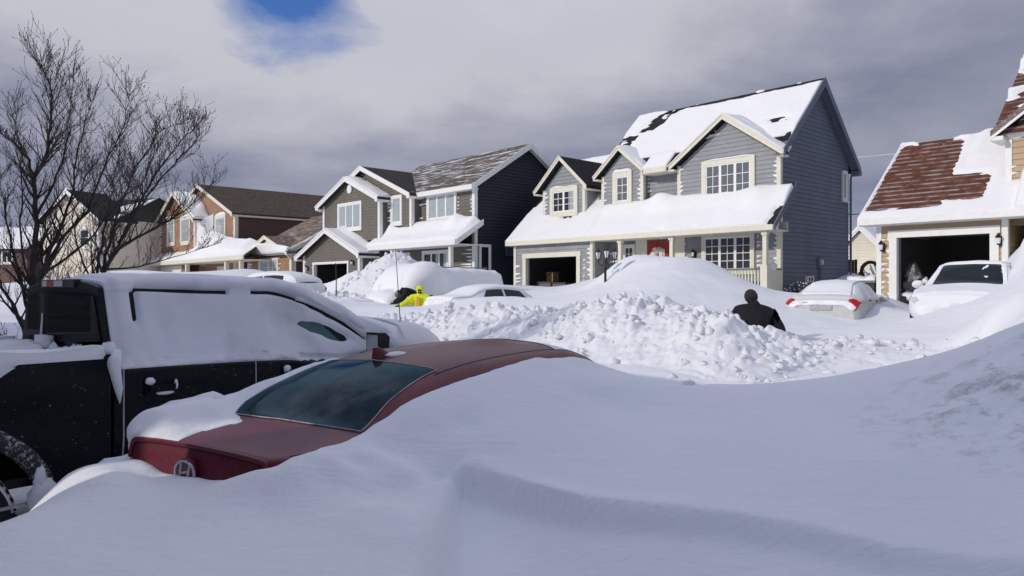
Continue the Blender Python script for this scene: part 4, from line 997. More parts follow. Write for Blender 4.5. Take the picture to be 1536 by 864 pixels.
cp((900,600,5.0), (900,680,3.9), (1100,650,4.2), (1300,620,4.4), (1500,620,3.9), (1300,700,3.5), (1500,720,3.3), (700,640,4.15), (560,760,3.05))
cw((1.7,8.3,.66), (3.2,8,.68), (4.5,7.5,.85), (6.5,7,1.4), (2.2,9.6,.74), (.2,9.6,.72), (-2,10,.6), (4,9.3,.75), (6,9.5,1.1), (8,9,1.6))
# street and the far side
cw((-6,12,.3), (-10,12,.25), (-12,18,.5), (0,13,.75), (-3,15,.7), (-5,19,.8))
cp((905,423,22), (885,430,24), (915,405,22.6), (940,387,23), (1000,385,22.5), (1060,391,22), (1105,413,21.5), (1150,440,22), (1000,425,18.8), (1080,436,18.5), (900,440,19))
cw((1.2,17,1.3), (3.2,15.5,1.3), (5.5,14,1.1))
gp = lambda a, b, z: tuple(gat(a, b, 0).xy)+(z,)
cw(gp(-2,-.6,2.0), gp(-5,-.6,2.5), gp(-.3,-.7,1.75), gp(1,2,1.3), gp(1.5,5,1.3), gp(-9.8,-1.2,1.93), gp(-9.8,2,1.0), gp(-9.8,5,1.0), gp(-7,-.6,2.3), gp(-12.5,0,1.8))
cp((830,432,29), (770,433,29), (720,446,21.6), (690,452,21), (660,461,20.5), (600,462,21), (640,464,23.5), (545,452,25), (500,441,31), (560,430,32), (588,392,31.5), (540,408,32), (610,395,32.5), (520,428,31), (470,432,33), (435,425,36), (640,410,32), (720,425,32), (745,428,34))
cp((320,413,40), (385,404,38), (350,412,42), (240,417,44), (420,420,40), (400,425,34), (30,455,22), (60,500,13), (60,420,40), (150,430,30), (0,480,16), (200,440,24), (330,440,24), (430,445,22), (-100,440,25), (-200,460,14))
cp((1250,490,16.0), (1180,492,15.5), (1300,480,17.2), (1335,466,18), (1330,446,20.4), (1400,468,14.2), (1430,500,11.4), (1300,530,10.6), (1200,548,10.4), (1536,425,12.6), (1536,448,11.5), (1480,457,12.6), (1300,440,23), (1290,420,28), (1170,442,24.5), (1480,485,9.6), (1536,478,8.6), (1536,395,15), (1545,340,15.8), (1600,380,13), (1515,400,16))
tp = lambda a, b, z: tuple(tat(a, b, 0).xy)+(z,)
cw(tp(1.6,2,1.1), tp(1.6,-1,1.2), tp(3.6,.4,3.3), tp(3.5,-.8,2.7), tp(5,0,3.4))
cw((-40,60,1.6), (0,60,1.6), (40,60,1.8), (-60,80,1.8), (0,90,1.8), (60,80,2), (30,30,1.8), (25,15,1.8), (-30,30,1.2), (-25,15,.8), (-20,45,1.5), (12,40,1.5), (-12,6,.2), (15,5,1.6))
CP = np.array(CTRL)
def q2(X, Y):
    Yc = np.maximum(Y, -1.2)+3.0
    return np.stack([2.2*X/Yc, 2.0*np.log(Yc)], -1)
def tps(A, B):
    d2 = ((A[:, None, :]-B[None, :, :])**2).sum(-1)
    return .5*d2*np.log(d2+1e-12)
_c = q2(CP[:, 0], CP[:, 1]); _n = len(CP)
_K = tps(_c, _c)+np.eye(_n)*4e-5; _P = np.hstack([np.ones((_n, 1)), _c])
_S = np.block([[_K, _P], [_P.T, np.zeros((3, 3))]])
_w = np.linalg.solve(_S, np.concatenate([CP[:, 2], np.zeros(3)]))
def ground0(X, Y):
    X = np.asarray(X, float); Y = np.asarray(Y, float); sh = X.shape
    Xf, Yf = X.ravel(), Y.ravel(); out = np.empty(len(Xf))
    for i in range(0, len(Xf), 20000):
        qq = q2(Xf[i:i+20000], Yf[i:i+20000])
        out[i:i+20000] = tps(qq, _c)@_w[:_n]+_w[_n]+qq@_w[_n+1:]
    out = np.clip(out, -.1, 3.6)
    far = np.clip((np.hypot(Xf, Yf-20)-45)/40, 0, 1)
    return (out*(1-far)+1.7*far).reshape(sh)
# the wind-cut edge in the foreground drift
CREST = [tuple(W(690,682,3.73).xy), tuple(W(770,703,3.52).xy), tuple(W(870,731,3.24).xy), tuple(W(910,742,3.17).xy), tuple(W(1100,760,2.98).xy), tuple(W(1330,798,2.72).xy), tuple(W(1560,814,2.62).xy), (3.2, 2.3)]
def scarp(X, Y):
    """height taken off on the near side of the crest"""
    cx = np.array([c[0] for c in CREST]); cy = np.array([c[1] for c in CREST])
    line = np.interp(X, cx, cy)
    d = line-Y                                           # metres in front of the crest
    depth = np.interp(X, [-.31, -.24, .1, .35, .9, 2, 3.2], [.0, .10, .105, .085, .065, .05, .02])
    fall = np.clip(d/.11, 0, 1); fall = 1-(1-fall)**2
    r = -depth*fall-np.interp(X, [-.38, -.20, .4, 1.4, 3.2], [0, .20, .20, .14, .05])*(np.clip(d-.02, 0, .75)-.55*np.clip(d-.75, 0, .9))
    lip = .022*np.exp(-((d+.05)/.12)**2)*np.clip((X+.4)/.25, 0, 1)*np.clip((1.6-X)/1.2, 0, 1)*(d < .05)
    return np.where(X < -.45, 0, r+lip)
def grooves(X, Y):
    """scoured grooves beside the nose of the drift"""
    s = X*.966-Y*.26; t = X*.26+Y*.966
    g = np.zeros_like(X)
    for c, wd, a, t0, t1 in ((-.905, .014, .020, 2.3, 2.62), (-.94, .016, .026, 2.22, 2.7), (-.98, .013, .016, 2.25, 2.62), (-1.02, .018, .018, 2.2, 2.74), (-1.075, .016, .010, 2.3, 2.7), (-1.13, .022, .010, 2.25, 2.8)):
        m = np.clip((t-t0)/.15, 0, 1)*np.clip((t1-t)/.15, 0, 1)
        g -= a*np.exp(-((s-c)/wd)**2)*m
    n1 = W(668, 694, 3.72); 
    u = (X-n1.x)*.86+(Y-n1.y)*-.5; v = (X-n1.x)*.5+(Y-n1.y)*.86
    g -= .035*np.exp(-(u/.035)**2)*np.exp(-(v/.16)**2)
    return g
def ground(X, Y):
    X = np.asarray(X, float); Y = np.asarray(Y, float)
    return ground0(X, Y)+scarp(X, Y)+grooves(X, Y)
def axis(segs):
    o = [segs[0][0]]
    for a, b, st in segs:
        n = max(1, int(round((b-a)/st))); o += [a+(b-a)*(i+1)/n for i in range(n)]
    return np.array(o)
xs = axis([(-400,-120,20), (-120,-40,4), (-40,-14,.6), (-14,-4.5,.12), (-4.5,-1.6,.045), (-1.6,2.4,.03), (2.4,5,.05), (5,12,.1), (12,30,.6), (30,120,5), (120,400,20)])
ys = axis([(-60,-14,4), (-14,-1,.5), (-1,1.6,.15), (1.6,4.2,.03), (4.2,7.5,.05), (7.5,12,.08), (12,34,.13), (34,60,.6), (60,150,5), (150,420,20)])
GX, GY = np.meshgrid(xs, ys, indexing='ij')
GZ = ground(GX, GY)
nn = np.zeros(GZ.shape); 
for i in range(len(xs)):
    for j in range(len(ys)):
        x, y = xs[i], ys[j]
        if -14 < x < 14 and -2 < y < 36:
            p = Vector((x*.8+y*.35, y*.9-x*.3, 0))
            e = .018 if y < 8 else .05
            if y < 8: e *= .25+.75*sstep(math.hypot(x+.45, (y-4.6)*.8), .6, 1.6)
            nn[i, j] = e*noise.noise(p*.9)+.35*e*noise.noise(p*3.1)
            if y < 8:   # fine wind ripples
                s = Vector((x*.75-y*.66, (x*.66+y*.75)*.22, 0))
                nn[i, j] += .003*noise.noise(s*9)+.0016*noise.noise(s*21)
            if 1.9 < x < 4.2 and 3.2 < y < 5.2:          # lumpy dirty patch by the right edge
                k = sstep(x, 2.05, 2.6)*sstep(y, 3.3, 3.8)*(1-sstep(y, 4.2, 4.9))
                nn[i, j] += k*(.035*noise.noise(p*5)+.03*abs(noise.noise(p*9))+.02*noise.noise(p*17))
GZ = GZ+nn
g = MB(); g.grid(np.stack([GX, GY, GZ], -1))
go = g.build('snow_ground', [M['snow']], smooth=True); tag(go, kind='structure')
def gz(x, y): return float(ground(np.array([x]), np.array([y]))[0])

# ================================================================ ploughed bank of broken snow
KB = [(540,474,19.6), (600,464,18.4), (640,461,17.2), (690,452,16.3), (715,450,15.9), (740,446,15.6), (775,450,15.1), (815,454,14.6), (850,452,14.2), (880,449,13.9), (905,446,13.6), (940,444,13.2), (965,446,12.9), (990,445,12.7), (1040,450,12.2), (1100,462,11.3), (1130,480,10.9), (1160,503,10.6), (1200,516,10.5), (1250,505,11.2), (1300,496,11.6), (1350,498,11.6), (1420,503,11.0), (1480,500,10.4), (1560,497,9.7)]
kb = np.array([tuple(W(*k)) for k in KB])
seg = np.r_[0, np.cumsum(np.hypot(*np.diff(kb[:, :2], axis=0).T))]
def bank():
    nu, nv = 860, 176
    t = np.linspace(0, seg[-1], nu)
    cx, cy, cz = (np.interp(t, seg, kb[:, k]) for k in range(3))
    ker = np.hanning(17); ker /= ker.sum()
    sm = lambda a: np.convolve(np.pad(a, 8, mode='edge'), ker, 'valid')
    cx, cy = sm(cx), sm(cy)
    wv = np.linspace(-2.3, 2.45, nv)                       # across, positive towards the street
    X = cx[:, None]-.62*wv[None]; Y = cy[:, None]-.785*wv[None]
    Zg = ground(X, Y); P = np.zeros((nu, nv, 3))
    for i in range(nu):
        h = cz[i]-0.10; amp0 = 1-.5*sstep(cx[i], 4.0, 4.8)
        end = min(1, i/40, (nu-1-i)/40)
        for j in range(nv):
            amp = amp0*(1-.45*sstep(wv[j], .7, 1.9)); w = wv[j]; x, y, z0 = X[i, j], Y[i, j], Zg[i, j]
            k = 1-sstep(w, .0, 2.05) if w > 0 else 1-.75*sstep(-w, .1, 2.1)
            k = k**.9
            z = z0+(h-z0)*k*end
            p = Vector((x, y, 0))
            edge = min(1, (j)/20, (nv-1-j)/20)*end
            wob = Vector((noise.noise(p*1.3), noise.noise(p*1.3+Vector((9, 2, 5))), 0))*.25
            A = 0
            wob += Vector((noise.noise(p*5), noise.noise(p*5+Vector((2, 7, 1))), 0))*.06
            for s, a in ((1.7, .17), (3.7, .16), (7.5, .12), (14, .07), (27, .03)):
                dd, pp = noise.voronoi((p+wob)*s+Vector((3.1, s, z*s*.8)))
                k1 = min(1, (dd[1]-dd[0])*2.6); hgt = noise.cell(pp[0]*7.1+Vector((.5, .5, .5)))
                A += a*(k1*(.30+.55*hgt)-.25+.35*(.4-dd[0]))
            big = .14*noise.noise(p*.55)
            rough = .75+.5*noise.noise(p*.4+Vector((5, 5, 5)))
            z += (A*1.05*rough*amp+big*.8+.03*noise.noise(p*9)+.02*noise.noise(p*19))*(.35+.65*min(1, max(k, .25)))*edge
            if edge < .25: z -= .12*(1-edge*4)
            dx = noise.noise_vector(Vector((x, y, z))*3.5)*.05*edge
            P[i, j] = (x+dx.x, y+dx.y, z)
    for _ in range(2):
        Z = P[:, :, 2]; Zp = np.pad(Z, 1, mode='edge')
        P[:, :, 2] = (3*Z+Zp[:-2, 1:-1]+Zp[2:, 1:-1]+Zp[1:-1, :-2]+Zp[1:-1, 2:])/7
    b = MB(); b.grid(P)
    # loose lumps that rolled down
    rg = random.Random(5)
    for n in range(420):
        i = rg.randrange(15, nu-15); j = min(nv-4, max(6, int(rg.gauss(108, 40))))
        r = rg.choice((.02, .03, .03, .04, .05, .06, .08)); p = P[i, j]
        b.ball((p[0], p[1], p[2]+r*.35), (r*rg.uniform(.8, 1.4), r*rg.uniform(.8, 1.3), r*rg.uniform(.6, 1)), 7, jit=.22, rg=rg)
    o = b.build('snow_bank', [M['bank']], smooth=True)
    tag(o, 'long ploughed bank of broken snow lumps along the far side of the street', 'snow bank')
    return P
BANKP = bank()
# tossed heap left of the buried van
def heap(name, label, c, rx, ry, h, rz, seed, lumps=60):
    rg = random.Random(seed); n = 60; P = np.zeros((n, n, 3))
    for i in range(n):
        for j in range(n):
            u, v = -1+2*i/(n-1), -1+2*j/(n-1); r = math.hypot(u, v)
            x, y = u*rx, v*ry
            X = c[0]+x*math.cos(rz)-y*math.sin(rz); Y = c[1]+x*math.sin(rz)+y*math.cos(rz)
            k = max(0, 1-r**1.4); p = Vector((X, Y, seed))
            A = sum(a*(.45-noise.voronoi(p*s)[0][0]) for s, a in ((1.2, .12), (2.6, .12), (5.5, .09), (11, .05)))
            P[i, j] = (X, Y, k*h+A*min(1, k*3)+.1*noise.noise(p*.6)-.15*(k <= 0))
    gzs = ground(P[:, :, 0], P[:, :, 1]); P[:, :, 2] += gzs
    b = MB(); b.grid(P)
    for q in range(lumps):
        i, j = rg.randrange(8, n-8), rg.randrange(8, n-8); r = rg.uniform(.04, .12); b.ball(P[i, j]+np.array([0, 0, r*.3]), r, 7, jit=.25, rg=rg)
    o = b.build(name, [M['bank']], smooth=True); tag(o, label, 'snow bank'); return o
c = W(575, 430, 30); heap('snow_heap', 'tall heap of shovelled snow left of the snow buried van', (c.x, c.y), 2.6, 1.8, .55, STREET, 21)
c = W(480, 436, 27); heap('snow_heap', 'low heap of tossed snow in front of the olive house garage', (c.x, c.y), 3.2, 1.4, .25, STREET, 33, 30)
# ================================================================ hills
def hills():
    n, m_ = 160, 14; P = np.zeros((n, m_, 3))
    for i in range(n):
        th = R(-70)+R(140)*i/(n-1)
        for j in range(m_):
            rr = 190+j*26; x, y = rr*math.sin(th), rr*math.cos(th); s = j/(m_-1)
            base = 24+9*noise.noise(Vector((th*3, 1, 0)))+6*noise.noise(Vector((th*9, 4, 0)))
            P[i, j] = (x, y, .5+base*sstep(s, 0, .8)+.8*noise.noise(Vector((x*.05, y*.05, 0))))
    b = MB(); b.grid(P)
    mt, t = new('wooded_hill'); v = t.coord(); k = t.ramp(t.noise(v, .035, 8, .7), .42, .6)
    t.out(col=t.mix(k, (.03, .04, .038), (.32, .34, .38)), rough=.9)
    o = b.build('hills', [mt], smooth=True); tag(o, kind='structure')
hills()
def wheel_parts(root, x, y, r=.32, w=.2):
    s = 1 if y > 0 else -1; t = MB()
    t.lathe([(r*.62, -w/2), (r*.9, -w/2), (r, -w*.3), (r, w*.3), (r*.9, w/2), (r*.62, w/2)], (x, y, r), 'y', 28)
    o = t.build('wheel', M['rubber'], root, angle=40)
    q = MB(); q.lathe([(r*.62, w*.35), (r*.55, w*.2), (.06, w*.3), (0, w*.34)] if s > 0 else [(r*.62, -w*.35), (r*.55, -w*.2), (.06, -w*.3), (0, -w*.34)], (x, y, r), 'y', 28)
    for k in range(5):
        a = 6.283*k/5; yy = y+s*w*.3; q.bar((x+.05*math.cos(a), yy, r+.05*math.sin(a)), (x+r*.6*math.cos(a), yy, r+r*.6*math.sin(a)), .07, .05, 0, (0, 1, 0))
    q.build('rim', M['rim'], o, angle=40)
def mirror(root, x, y, z, mat, s=1.0, name='side_mirror'):
    m = MB(); sg = 1 if y > 0 else -1
    m.ball((x, y+sg*.1*s, z), (.07*s, .12*s, .09*s), 12); m.bar((x+.03, y-sg*.06, z-.05), (x+.01, y+sg*.05, z-.03), .05, .03)
    return m.build(name, mat, root, smooth=True)
def car(name, label, cat, loc, rz, paint, loft, L, w, trunk=True, glassmat=None, snow=None, wheels=True, clear=(), lens=True, group=None):
    root = thing(name, label, cat, loc, rz, group)
    b = MB(); loft.body(b); body = b.build('body', paint, root, angle=50)
    gm = glassmat or M['car_glass']
    g = MB(); x0, x1 = (.66, 1.3) if trunk else (.12, .58)
    loft.patch(g, quad_uv((x0, -.27), (x1, -.255), (x1, .255), (x0, .27), 10, 16, bow=-.06), .004, rim=False); rw = g.build('rear_window', gm, root, smooth=True)
    g = MB(); loft.patch(g, quad_uv((3.36, -.27), (2.72 if trunk else 2.5, -.26), (2.72 if trunk else 2.5, .26), (3.36, .27), 12, 18, bow=.06), .004, rim=False); ws = g.build('windshield', gm, root, smooth=True)
    for sg in (-1, 1):
        for a0, a1, b0, b1 in (((1.0, 1.4, 1.95, 1.95) if trunk else (.55, .75, 1.75, 1.75)), ((2.03, 2.03, 3.05, 2.6) if trunk else (1.83, 1.83, 3.0, 2.35))):
            g = MB(); loft.patch(g, quad_uv((a0, sg*.42), (b0, sg*.42), (b1, sg*.30), (a1, sg*.30), 10, 6), .004, rim=False); g.build('side_window', gm, root, smooth=True)
        mirror(root, 2.85, sg*(w-.02), .98, paint)
        for x in (1.25, 2.2):
            h = MB(); p = loft.at(x, sg*.53); h.box(x-.09, x+.09, p[1]-.02, p[1]+.03, p[2]-.015, p[2]+.02); h.build('door_handle', M['black_metal'] if 'silver' in name else paint, root)
        if lens:
            g = MB(); 
            if trunk: loft.patch(g, quad_uv((.02, sg*.30), (.02, sg*.56), (.28, sg*.56), (.075, sg*.30), 8, 10), .012)
            else: loft.patch(g, quad_uv((.03, sg*.42), (.03, sg*.58), (.25, sg*.58), (.1, sg*.42), 8, 10), .012)
            g.build('tail_light', M['red_lens'], root, smooth=True)
            g = MB(); loft.patch(g, quad_uv((L-.1, sg*.42), (L-.1, sg*.56), (L-.42, sg*.56), (L-.28, sg*.40), 8, 8), .012); g.build('headlight', M['clear_lens'], root, smooth=True)
    if wheels:
        for x in (.85, L-.9):
            for y in (-w+.08, w-.08): wheel_parts(root, x, y)
    return root, body
M['car_glass'] = glass_mat('car_glass', (.10, .13, .14), .9)
M['frost_glass'] = glass_mat('frosted_car_glass', (.2, .26, .27), 1.3, .97, .12, .42)

# ---- red sedan in the foreground -------------------------------------------------
M['red_paint'] = paint_mat('maroon_paint', (.115, .006, .02), .0, .38, .10, 110, .54, .72, coat=.06, spec=.3)
M['red_glass'] = glass_mat('tinted_rear_glass', (.16, .36, .44), .42, .05, gc=(.55, .85, 1.0))
def red_car():
    root = thing('red_sedan', 'dark red sedan buried to its rear window in drifted snow', 'car', (ro.x, ro.y, 0), RA)
    b = MB(); RL_.body(b, 110, 81); b.build('body', M['red_paint'], root, angle=55)
    # trunk lip spoiler and seams
    t = MB(); S = np.linspace(-.42, .42, 40); P = RL_.P([.055], S)[0]; t.tube([tuple(p+np.array([-.012, 0, .0])) for p in P], .014, 8); t.build('trunk_lip', M['red_paint'], root, smooth=True)
    g = MB(); uv = quad_uv((.60, -.236), (1.36, -.232), (1.36, .232), (.60, .236), 22, 30); vv = np.linspace(-1, 1, 30)
    uv[:, :, 0] += (np.linspace(-.05, -.07, 22)[:, None])*(vv[None]**2)*-1.0
    RL_.patch(g, uv, .004, rim=False); g.build('rear_window', M['red_glass'], root, smooth=True)
    s = MB(); e = [tuple(RL_.at(x, v)+np.array([0, 0, .006])) for x, v in [tuple(k) for k in list(uv[0])]]; s.tube(e, .0035, 6)
    e = [tuple(RL_.at(x, v)+np.array([0, 0, .006])) for x, v in [tuple(k) for k in list(uv[-1])]]; s.tube(e, .0035, 6)
    for j in (0, -1):
        e = [tuple(RL_.at(x, v)+np.array([0, 0, .004])) for x, v in [tuple(k) for k in list(uv[:, j])]]; s.tube(e, .003, 6)
    s.build('seal', M['frosty_seal'], root, smooth=True)
    for sg in (-1, 1):
        s = MB(); e = [tuple(RL_.at(x, sg*.25)+np.array([0, 0, -.002])) for x in np.linspace(1.38, 3.2, 30)]; s.tube(e, .006, 6); s.build('roof_trim', M['black_metal'], root, smooth=True)
        s = MB(); e = [tuple(RL_.at(x, sg*.262)+np.array([0, 0, .0])) for x in np.linspace(.16, .60, 12)]; s.tube(e, .003, 5); s.build('boot_seam', M['black_metal'], root)
    # cabin seen through the glass: parcel shelf, seat backs, head rests, seats in front
    c = MB(); c.box(.72, 1.15, -.66, .66, 1.0, 1.04)
    for y in (-.4, .0, .4): c.ball((1.2, y, 1.12), (.08, .16, .1), 12)
    c.box(1.12, 1.3, -.62, .62, .6, 1.06)
    for y in (-.36, .36): c.box(1.95, 2.15, y-.24, y+.24, .6, 1.1); c.ball((2.08, y, 1.2), (.07, .14, .11), 12)
    c.build('cabin', M['interior'], root, angle=50)
    for sg in (-1, 1):
        for a0, a1, b0, b1 in ((1.15, 1.45, 2.0, 2.0), (2.08, 2.08, 3.15, 2.7)):
            g = MB(); RL_.patch(g, quad_uv((a0, sg*.42), (b0, sg*.42), (b1, sg*.31), (a1, sg*.31), 10, 6), .004, rim=False); g.build('side_window', M['red_glass'], root, smooth=True)
        mirror(root, 3.0, sg*.9, .98, M['red_paint'])
    g = MB(); RL_.patch(g, quad_uv((3.6, -.27), (2.9, -.26), (2.9, .26), (3.6, .27), 12, 18, bow=.06), .004, rim=False); g.build('windshield', M['frost_glass'], root, smooth=True)
    # shark fin
    f = MB(); z = float(RL_.at(1.47, 0)[2])-.008; n = 9; Pf = np.zeros((n, 9, 3))
    for i in range(n):
        k = i/(n-1); xa, xb = 1.36+.01*k, 1.60-.16*k; th = .026*(1-.75*k)
        for j in range(9):
            a = math.pi*2*j/8; Pf[i, j] = ((xa+xb)/2+(xb-xa)/2*math.cos(a), th*math.sin(a), z+.075*k)
    f.grid(Pf); f.poly(Pf[-1][:-1].tolist()); f.build('antenna_fin', M['red_paint'], root, angle=60)
    q = MB(); q.ball((1.58, -.02, z+.015), (.12, .05, .022), 14, jit=.1); q.build('fin_snow', M['car_snow'], root, smooth=True)
    # emblem: oval ring with a slanted H
    p = RL_.at(.02, 0); em = MB(); cx, cz = -.014, .965
    ring = [(cx, .078*math.cos(a), cz+.056*math.sin(a)) for a in np.linspace(0, 2*math.pi, 33)]; em.tube(ring, .0075, 8, cap=False)
    for k in (-1, 1): em.bar((cx, k*.034+.012, cz-.046), (cx, k*.034-.012, cz+.046), .012, .012, 0, (1, 0, 0))
    em.bar((cx, .036, cz-.008), (cx, -.036, cz+.008), .012, .012, 0, (1, 0, 0))
    eo = em.build('emblem', M['frosty_chrome'], root, smooth=True)
    bk = MB(); bk.lathe([(0, -.006), (.07, -.006), (.072, .02)], (cx+.004, 0, cz), 'x', 24); bk.build('emblem_plate', M['red_paint'], eo)
    for x in (.9, 3.85):
        for y in (-.82, .82): wheel_parts(root, x, y)
    for sg in (-1, 1):
        g = MB(); RL_.patch(g, quad_uv((.01, sg*.44), (.01, sg*.56), (.28, sg*.56), (.08, sg*.44), 8, 10), .012); g.build('tail_light', M['red_lens'], root, smooth=True)
        g = MB(); RL_.patch(g, quad_uv((4.72, sg*.42), (4.72, sg*.56), (4.4, sg*.56), (4.55, sg*.40), 8, 8), .012); g.build('headlight', M['clear_lens'], root, smooth=True)
    # snow lying on the left of the boot and up the window
    q = MB(); nu, nv = 60, 40; uv = quad_uv((.055, .04), (1.6, .10), (1.6, .50), (.055, .40), nu, nv); off = np.zeros((nu, nv))
    for i in range(nu):
        for j in range(nv):
            x, v = uv[i, j]; edge = .10+.03*noise.noise(Vector((x*4, 3, 0)))+.0*x
            edge = .075 if x < .45 else .075+.17*sstep(x, .45, .85)
            edge += .012*noise.noise(Vector((x*7, 1, 2)))
            t = (v-edge)/.16
            off[i, j] = (-.02 if t < 0 else .004+(.12+.03*sstep(x, .5, 1))*sstep(t, 0, 1.0)*(1-.8*sstep(v, .34, .46)))+.008*noise.noise(Vector((x*5, v*9, 0)))*(t > 0)
            off[i, j] *= .25+.75*sstep(x, .05, .22)
    RL_.patch(q, uv, off); q.build('snow_cover', M['car_snow'], root, smooth=True)
M['frosty_seal'] = plain('frosted_rubber_seal', (.42, .42, .45), .8, .3, 30)
M['frosty_chrome'] = plain('frosted_chrome', (.5, .52, .55), .35, .3, 40, .4, metal=.5)
red_car()

# ---- black pickup -------------------------------------------------
TFw = Vector((.643, .766)); TA = math.atan2(TFw.y, TFw.x)
tc = W(172, 532, 5.1).xy+Vector((-TFw.y, TFw.x))*.99      # centre of the cab's rear wall
M['black_paint'] = paint_mat('black_truck_paint', (.0035, .004, .007), .0, .2, .6, 42, .64, .72, coat=.0, spec=.24)
M['truck_glass'] = glass_mat('truck_rear_glass', (.22, .25, .27), .3)
def tst(zt, wr, zr, wb, zb, ws, zs=1.15, zbot=.5):
    return [(0, zt), (wr*.62, zt-(zt-zr)*.22), (wr, zr), (wr+(wb-wr)*.14, zr-.07), (wb, zb), (ws, zb-.05), (ws+.005, zs-.25), (ws-.01, .75), (ws-.07, zbot)]
TRK = Loft([(0, tst(1.955, .70, 1.90, .90, 1.37, .98)), (.12, tst(1.97, .71, 1.905, .90, 1.37, .985)), (.8, tst(1.985, .72, 1.915, .905, 1.36, .99)), (1.35, tst(1.965, .72, 1.895, .905, 1.34, .99)), (1.65, tst(1.915, .715, 1.84, .905, 1.30, .99)), (2.0, tst(1.79, .73, 1.71, .905, 1.27, .99)), (2.48, tst(1.46, .80, 1.385, .90, 1.25, .985)), (2.6, tst(1.38, .83, 1.31, .90, 1.23, .985)), (3.0, tst(1.34, .82, 1.26, .90, 1.18, .98)), (3.32, tst(1.26, .78, 1.16, .86, 1.08, .95)), (3.44, tst(1.12, .7, 1.05, .78, .95, .88)), (3.48, tst(.95, .6, .9, .7, .8, .8))])
def truck():
    root = thing('black_pickup', 'black crew cab pickup with snow plastered over its side windows', 'pickup truck', (tc.x, tc.y, 0), TA)
    b = MB(); TRK.body(b, 90, 73); b.build('cab', M['black_paint'], root, angle=50)
    # rear window set in the rear wall, with frame, pillars, seats behind
    rw = MB(); rw.prism([(-.001, -.95, 1.2), (-.001, .95, 1.2), (-.001, .90, 1.38), (-.001, .70, 1.9), (-.001, .4, 1.945), (-.001, -.4, 1.945), (-.001, -.70, 1.9), (-.001, -.90, 1.38)], (-.0015, 0, 0)); rw.build('rear_wall', M['rubber'], root)
    f = MB(); f.box(-.02, -.003, -.78, .78, 1.40, 1.44); f.build('rear_window_frame', M['black_metal'], root)
    g = MB(); g.prism([(-.012, -.84, 1.42), (-.012, .84, 1.42), (-.012, .68, 1.84), (-.012, .5, 1.865), (-.012, -.5, 1.865), (-.012, -.68, 1.84)], (-.008, 0, 0)); gw = g.build('rear_window', M['truck_glass'], root)
    k = MB(); k.prism([(-.003, -.85, 1.41), (-.003, .85, 1.41), (-.003, .69, 1.85), (-.003, -.69, 1.85)], (-.004, 0, 0)); k.build('dark_cabin', M['dark'], root)
    k = MB(); k.prism([(-.0085, -.52, 1.775), (-.0085, .5, 1.76), (-.0085, .46, 1.845), (-.0085, -.38, 1.85)], (-.001, 0, 0)); k.build('daylight_patch', M['grey_blind'], root)  # pale patch: daylight through the cabin, put into colour behind the glass
    k = MB()
    for y in (-.36, .36): k.ball((-.0087, y, 1.74), (.001, .13, .1), 14); k.box(-.0099, -.0089, y-.2, y+.2, 1.42, 1.68)
    k.build('head_rests', M['interior'], root)
    lb = MB(); lb.box(-.03, .02, -.34, .34, 1.905, 1.965); lb.box(-.036, -.03, .05, .2, 1.912, 1.958, 1); lb.box(-.035, -.03, -.12, .05, 1.912, 1.958, 2); lb.box(-.035, -.03, .2, .3, 1.912, 1.958, 2)
    lb.build('brake_light', [M['black_metal'], M['red_lens'], M['clear_lens']], root)
    # bed: side panels with wheel arches, front wall, floor, tailgate
    x0, x1, zb, zt = -1.78, -.022, .52, 1.43; ax, ar = -1.0, .58
    for sg in (-1, 1):
        y = sg*.985; pts = [(x1, zb), (x1, zt), (x0, zt), (x0, zb)]
        arc = [(ax+ar*math.cos(a), .44+ar*math.sin(a)) for a in np.linspace(math.pi-.14, .14, 22)]
        pts = [(x0, zb)]+arc+[(x1, zb), (x1, 1.1), (x1, zt), (x0, zt)]
        p = MB(); p.prism([(q[0], y, q[1]) for q in pts], (0, -sg*.05, 0)); p.box(x0, x1, sg*.86, sg*.99, zt-.03, zt+.015)
        bp = p.build('bed_side', M['black_paint'], root)
        fl = MB()
        for r0, dy in ((ar, .0),):
            prof = []
            rings = []
            for a in np.linspace(math.pi-.15, .1, 30):
                c = Vector((ax+ar*math.cos(a), y, .44+ar*math.sin(a))); n = Vector((math.cos(a), 0, math.sin(a))); rings.append([c+n*o+Vector((0, sg*d, 0)) for o, d in ((.085, .002), (.075, .022), (.02, .03), (-.02, .028), (-.03, -.02))])
            fl.grid(np.array([[list(v) for v in r] for r in rings]))
        fo = fl.build('wheel_arch', M['frost_rubber'], bp, angle=60)
        if sg < 0:
            sn = MB(); sn.ball((ax+.56, y-.02, .56), (.09, .05, .12), 14, jit=.12); sn.ball((ax+.54, y-.02, .66), (.04, .03, .1), 12, jit=.1)
            sn.tube([(ax+.61, y-.01, .505), (x1+.6, y-.012, .5)], .018, 6); sn.build('arch_snow', M['car_snow'], fo, smooth=True)
            sk = MB(); sk.box(x0, x1, y-.004, y+.02, .515, .535); sk.build('sill_line', M['frosty_seal'], bp)
        # rail snow
        q = MB(); snow_on(q, (x0, sg*.80, zt+.017), (x1-.05, sg*.80, zt+.017), (x1-.05, sg*.995, zt+.017), (x0, sg*.995, zt+.017), 50, 10, lambda u, v, p: .05+.02*nz(p, 3) if True else 0)
        if sg < 0:      # snow hanging down the outside of the panel
            Pn = np.zeros((60, 16, 3))
            for i in range(60):
                u = i/59; xx = x0+(x1-.04-x0)*u; L = .15*(1-sstep(u, .56, .74))+.03*noise.noise(Vector((xx*3, 0, 0)))*(1-sstep(u, .56, .74))+.006
                for j in range(16):
                    v = j/15; Pn[i, j] = (xx, -.986-.022*math.sin(math.pi*min(1, v*.9+.1))*(1-v*.6)*(.3+.7*(1-sstep(u, .6, .76)))-.001, zt+.03-(L+.03)*v)
            q.grid(Pn)
        q.build('rail_snow', M['car_snow'], bp, smooth=True)
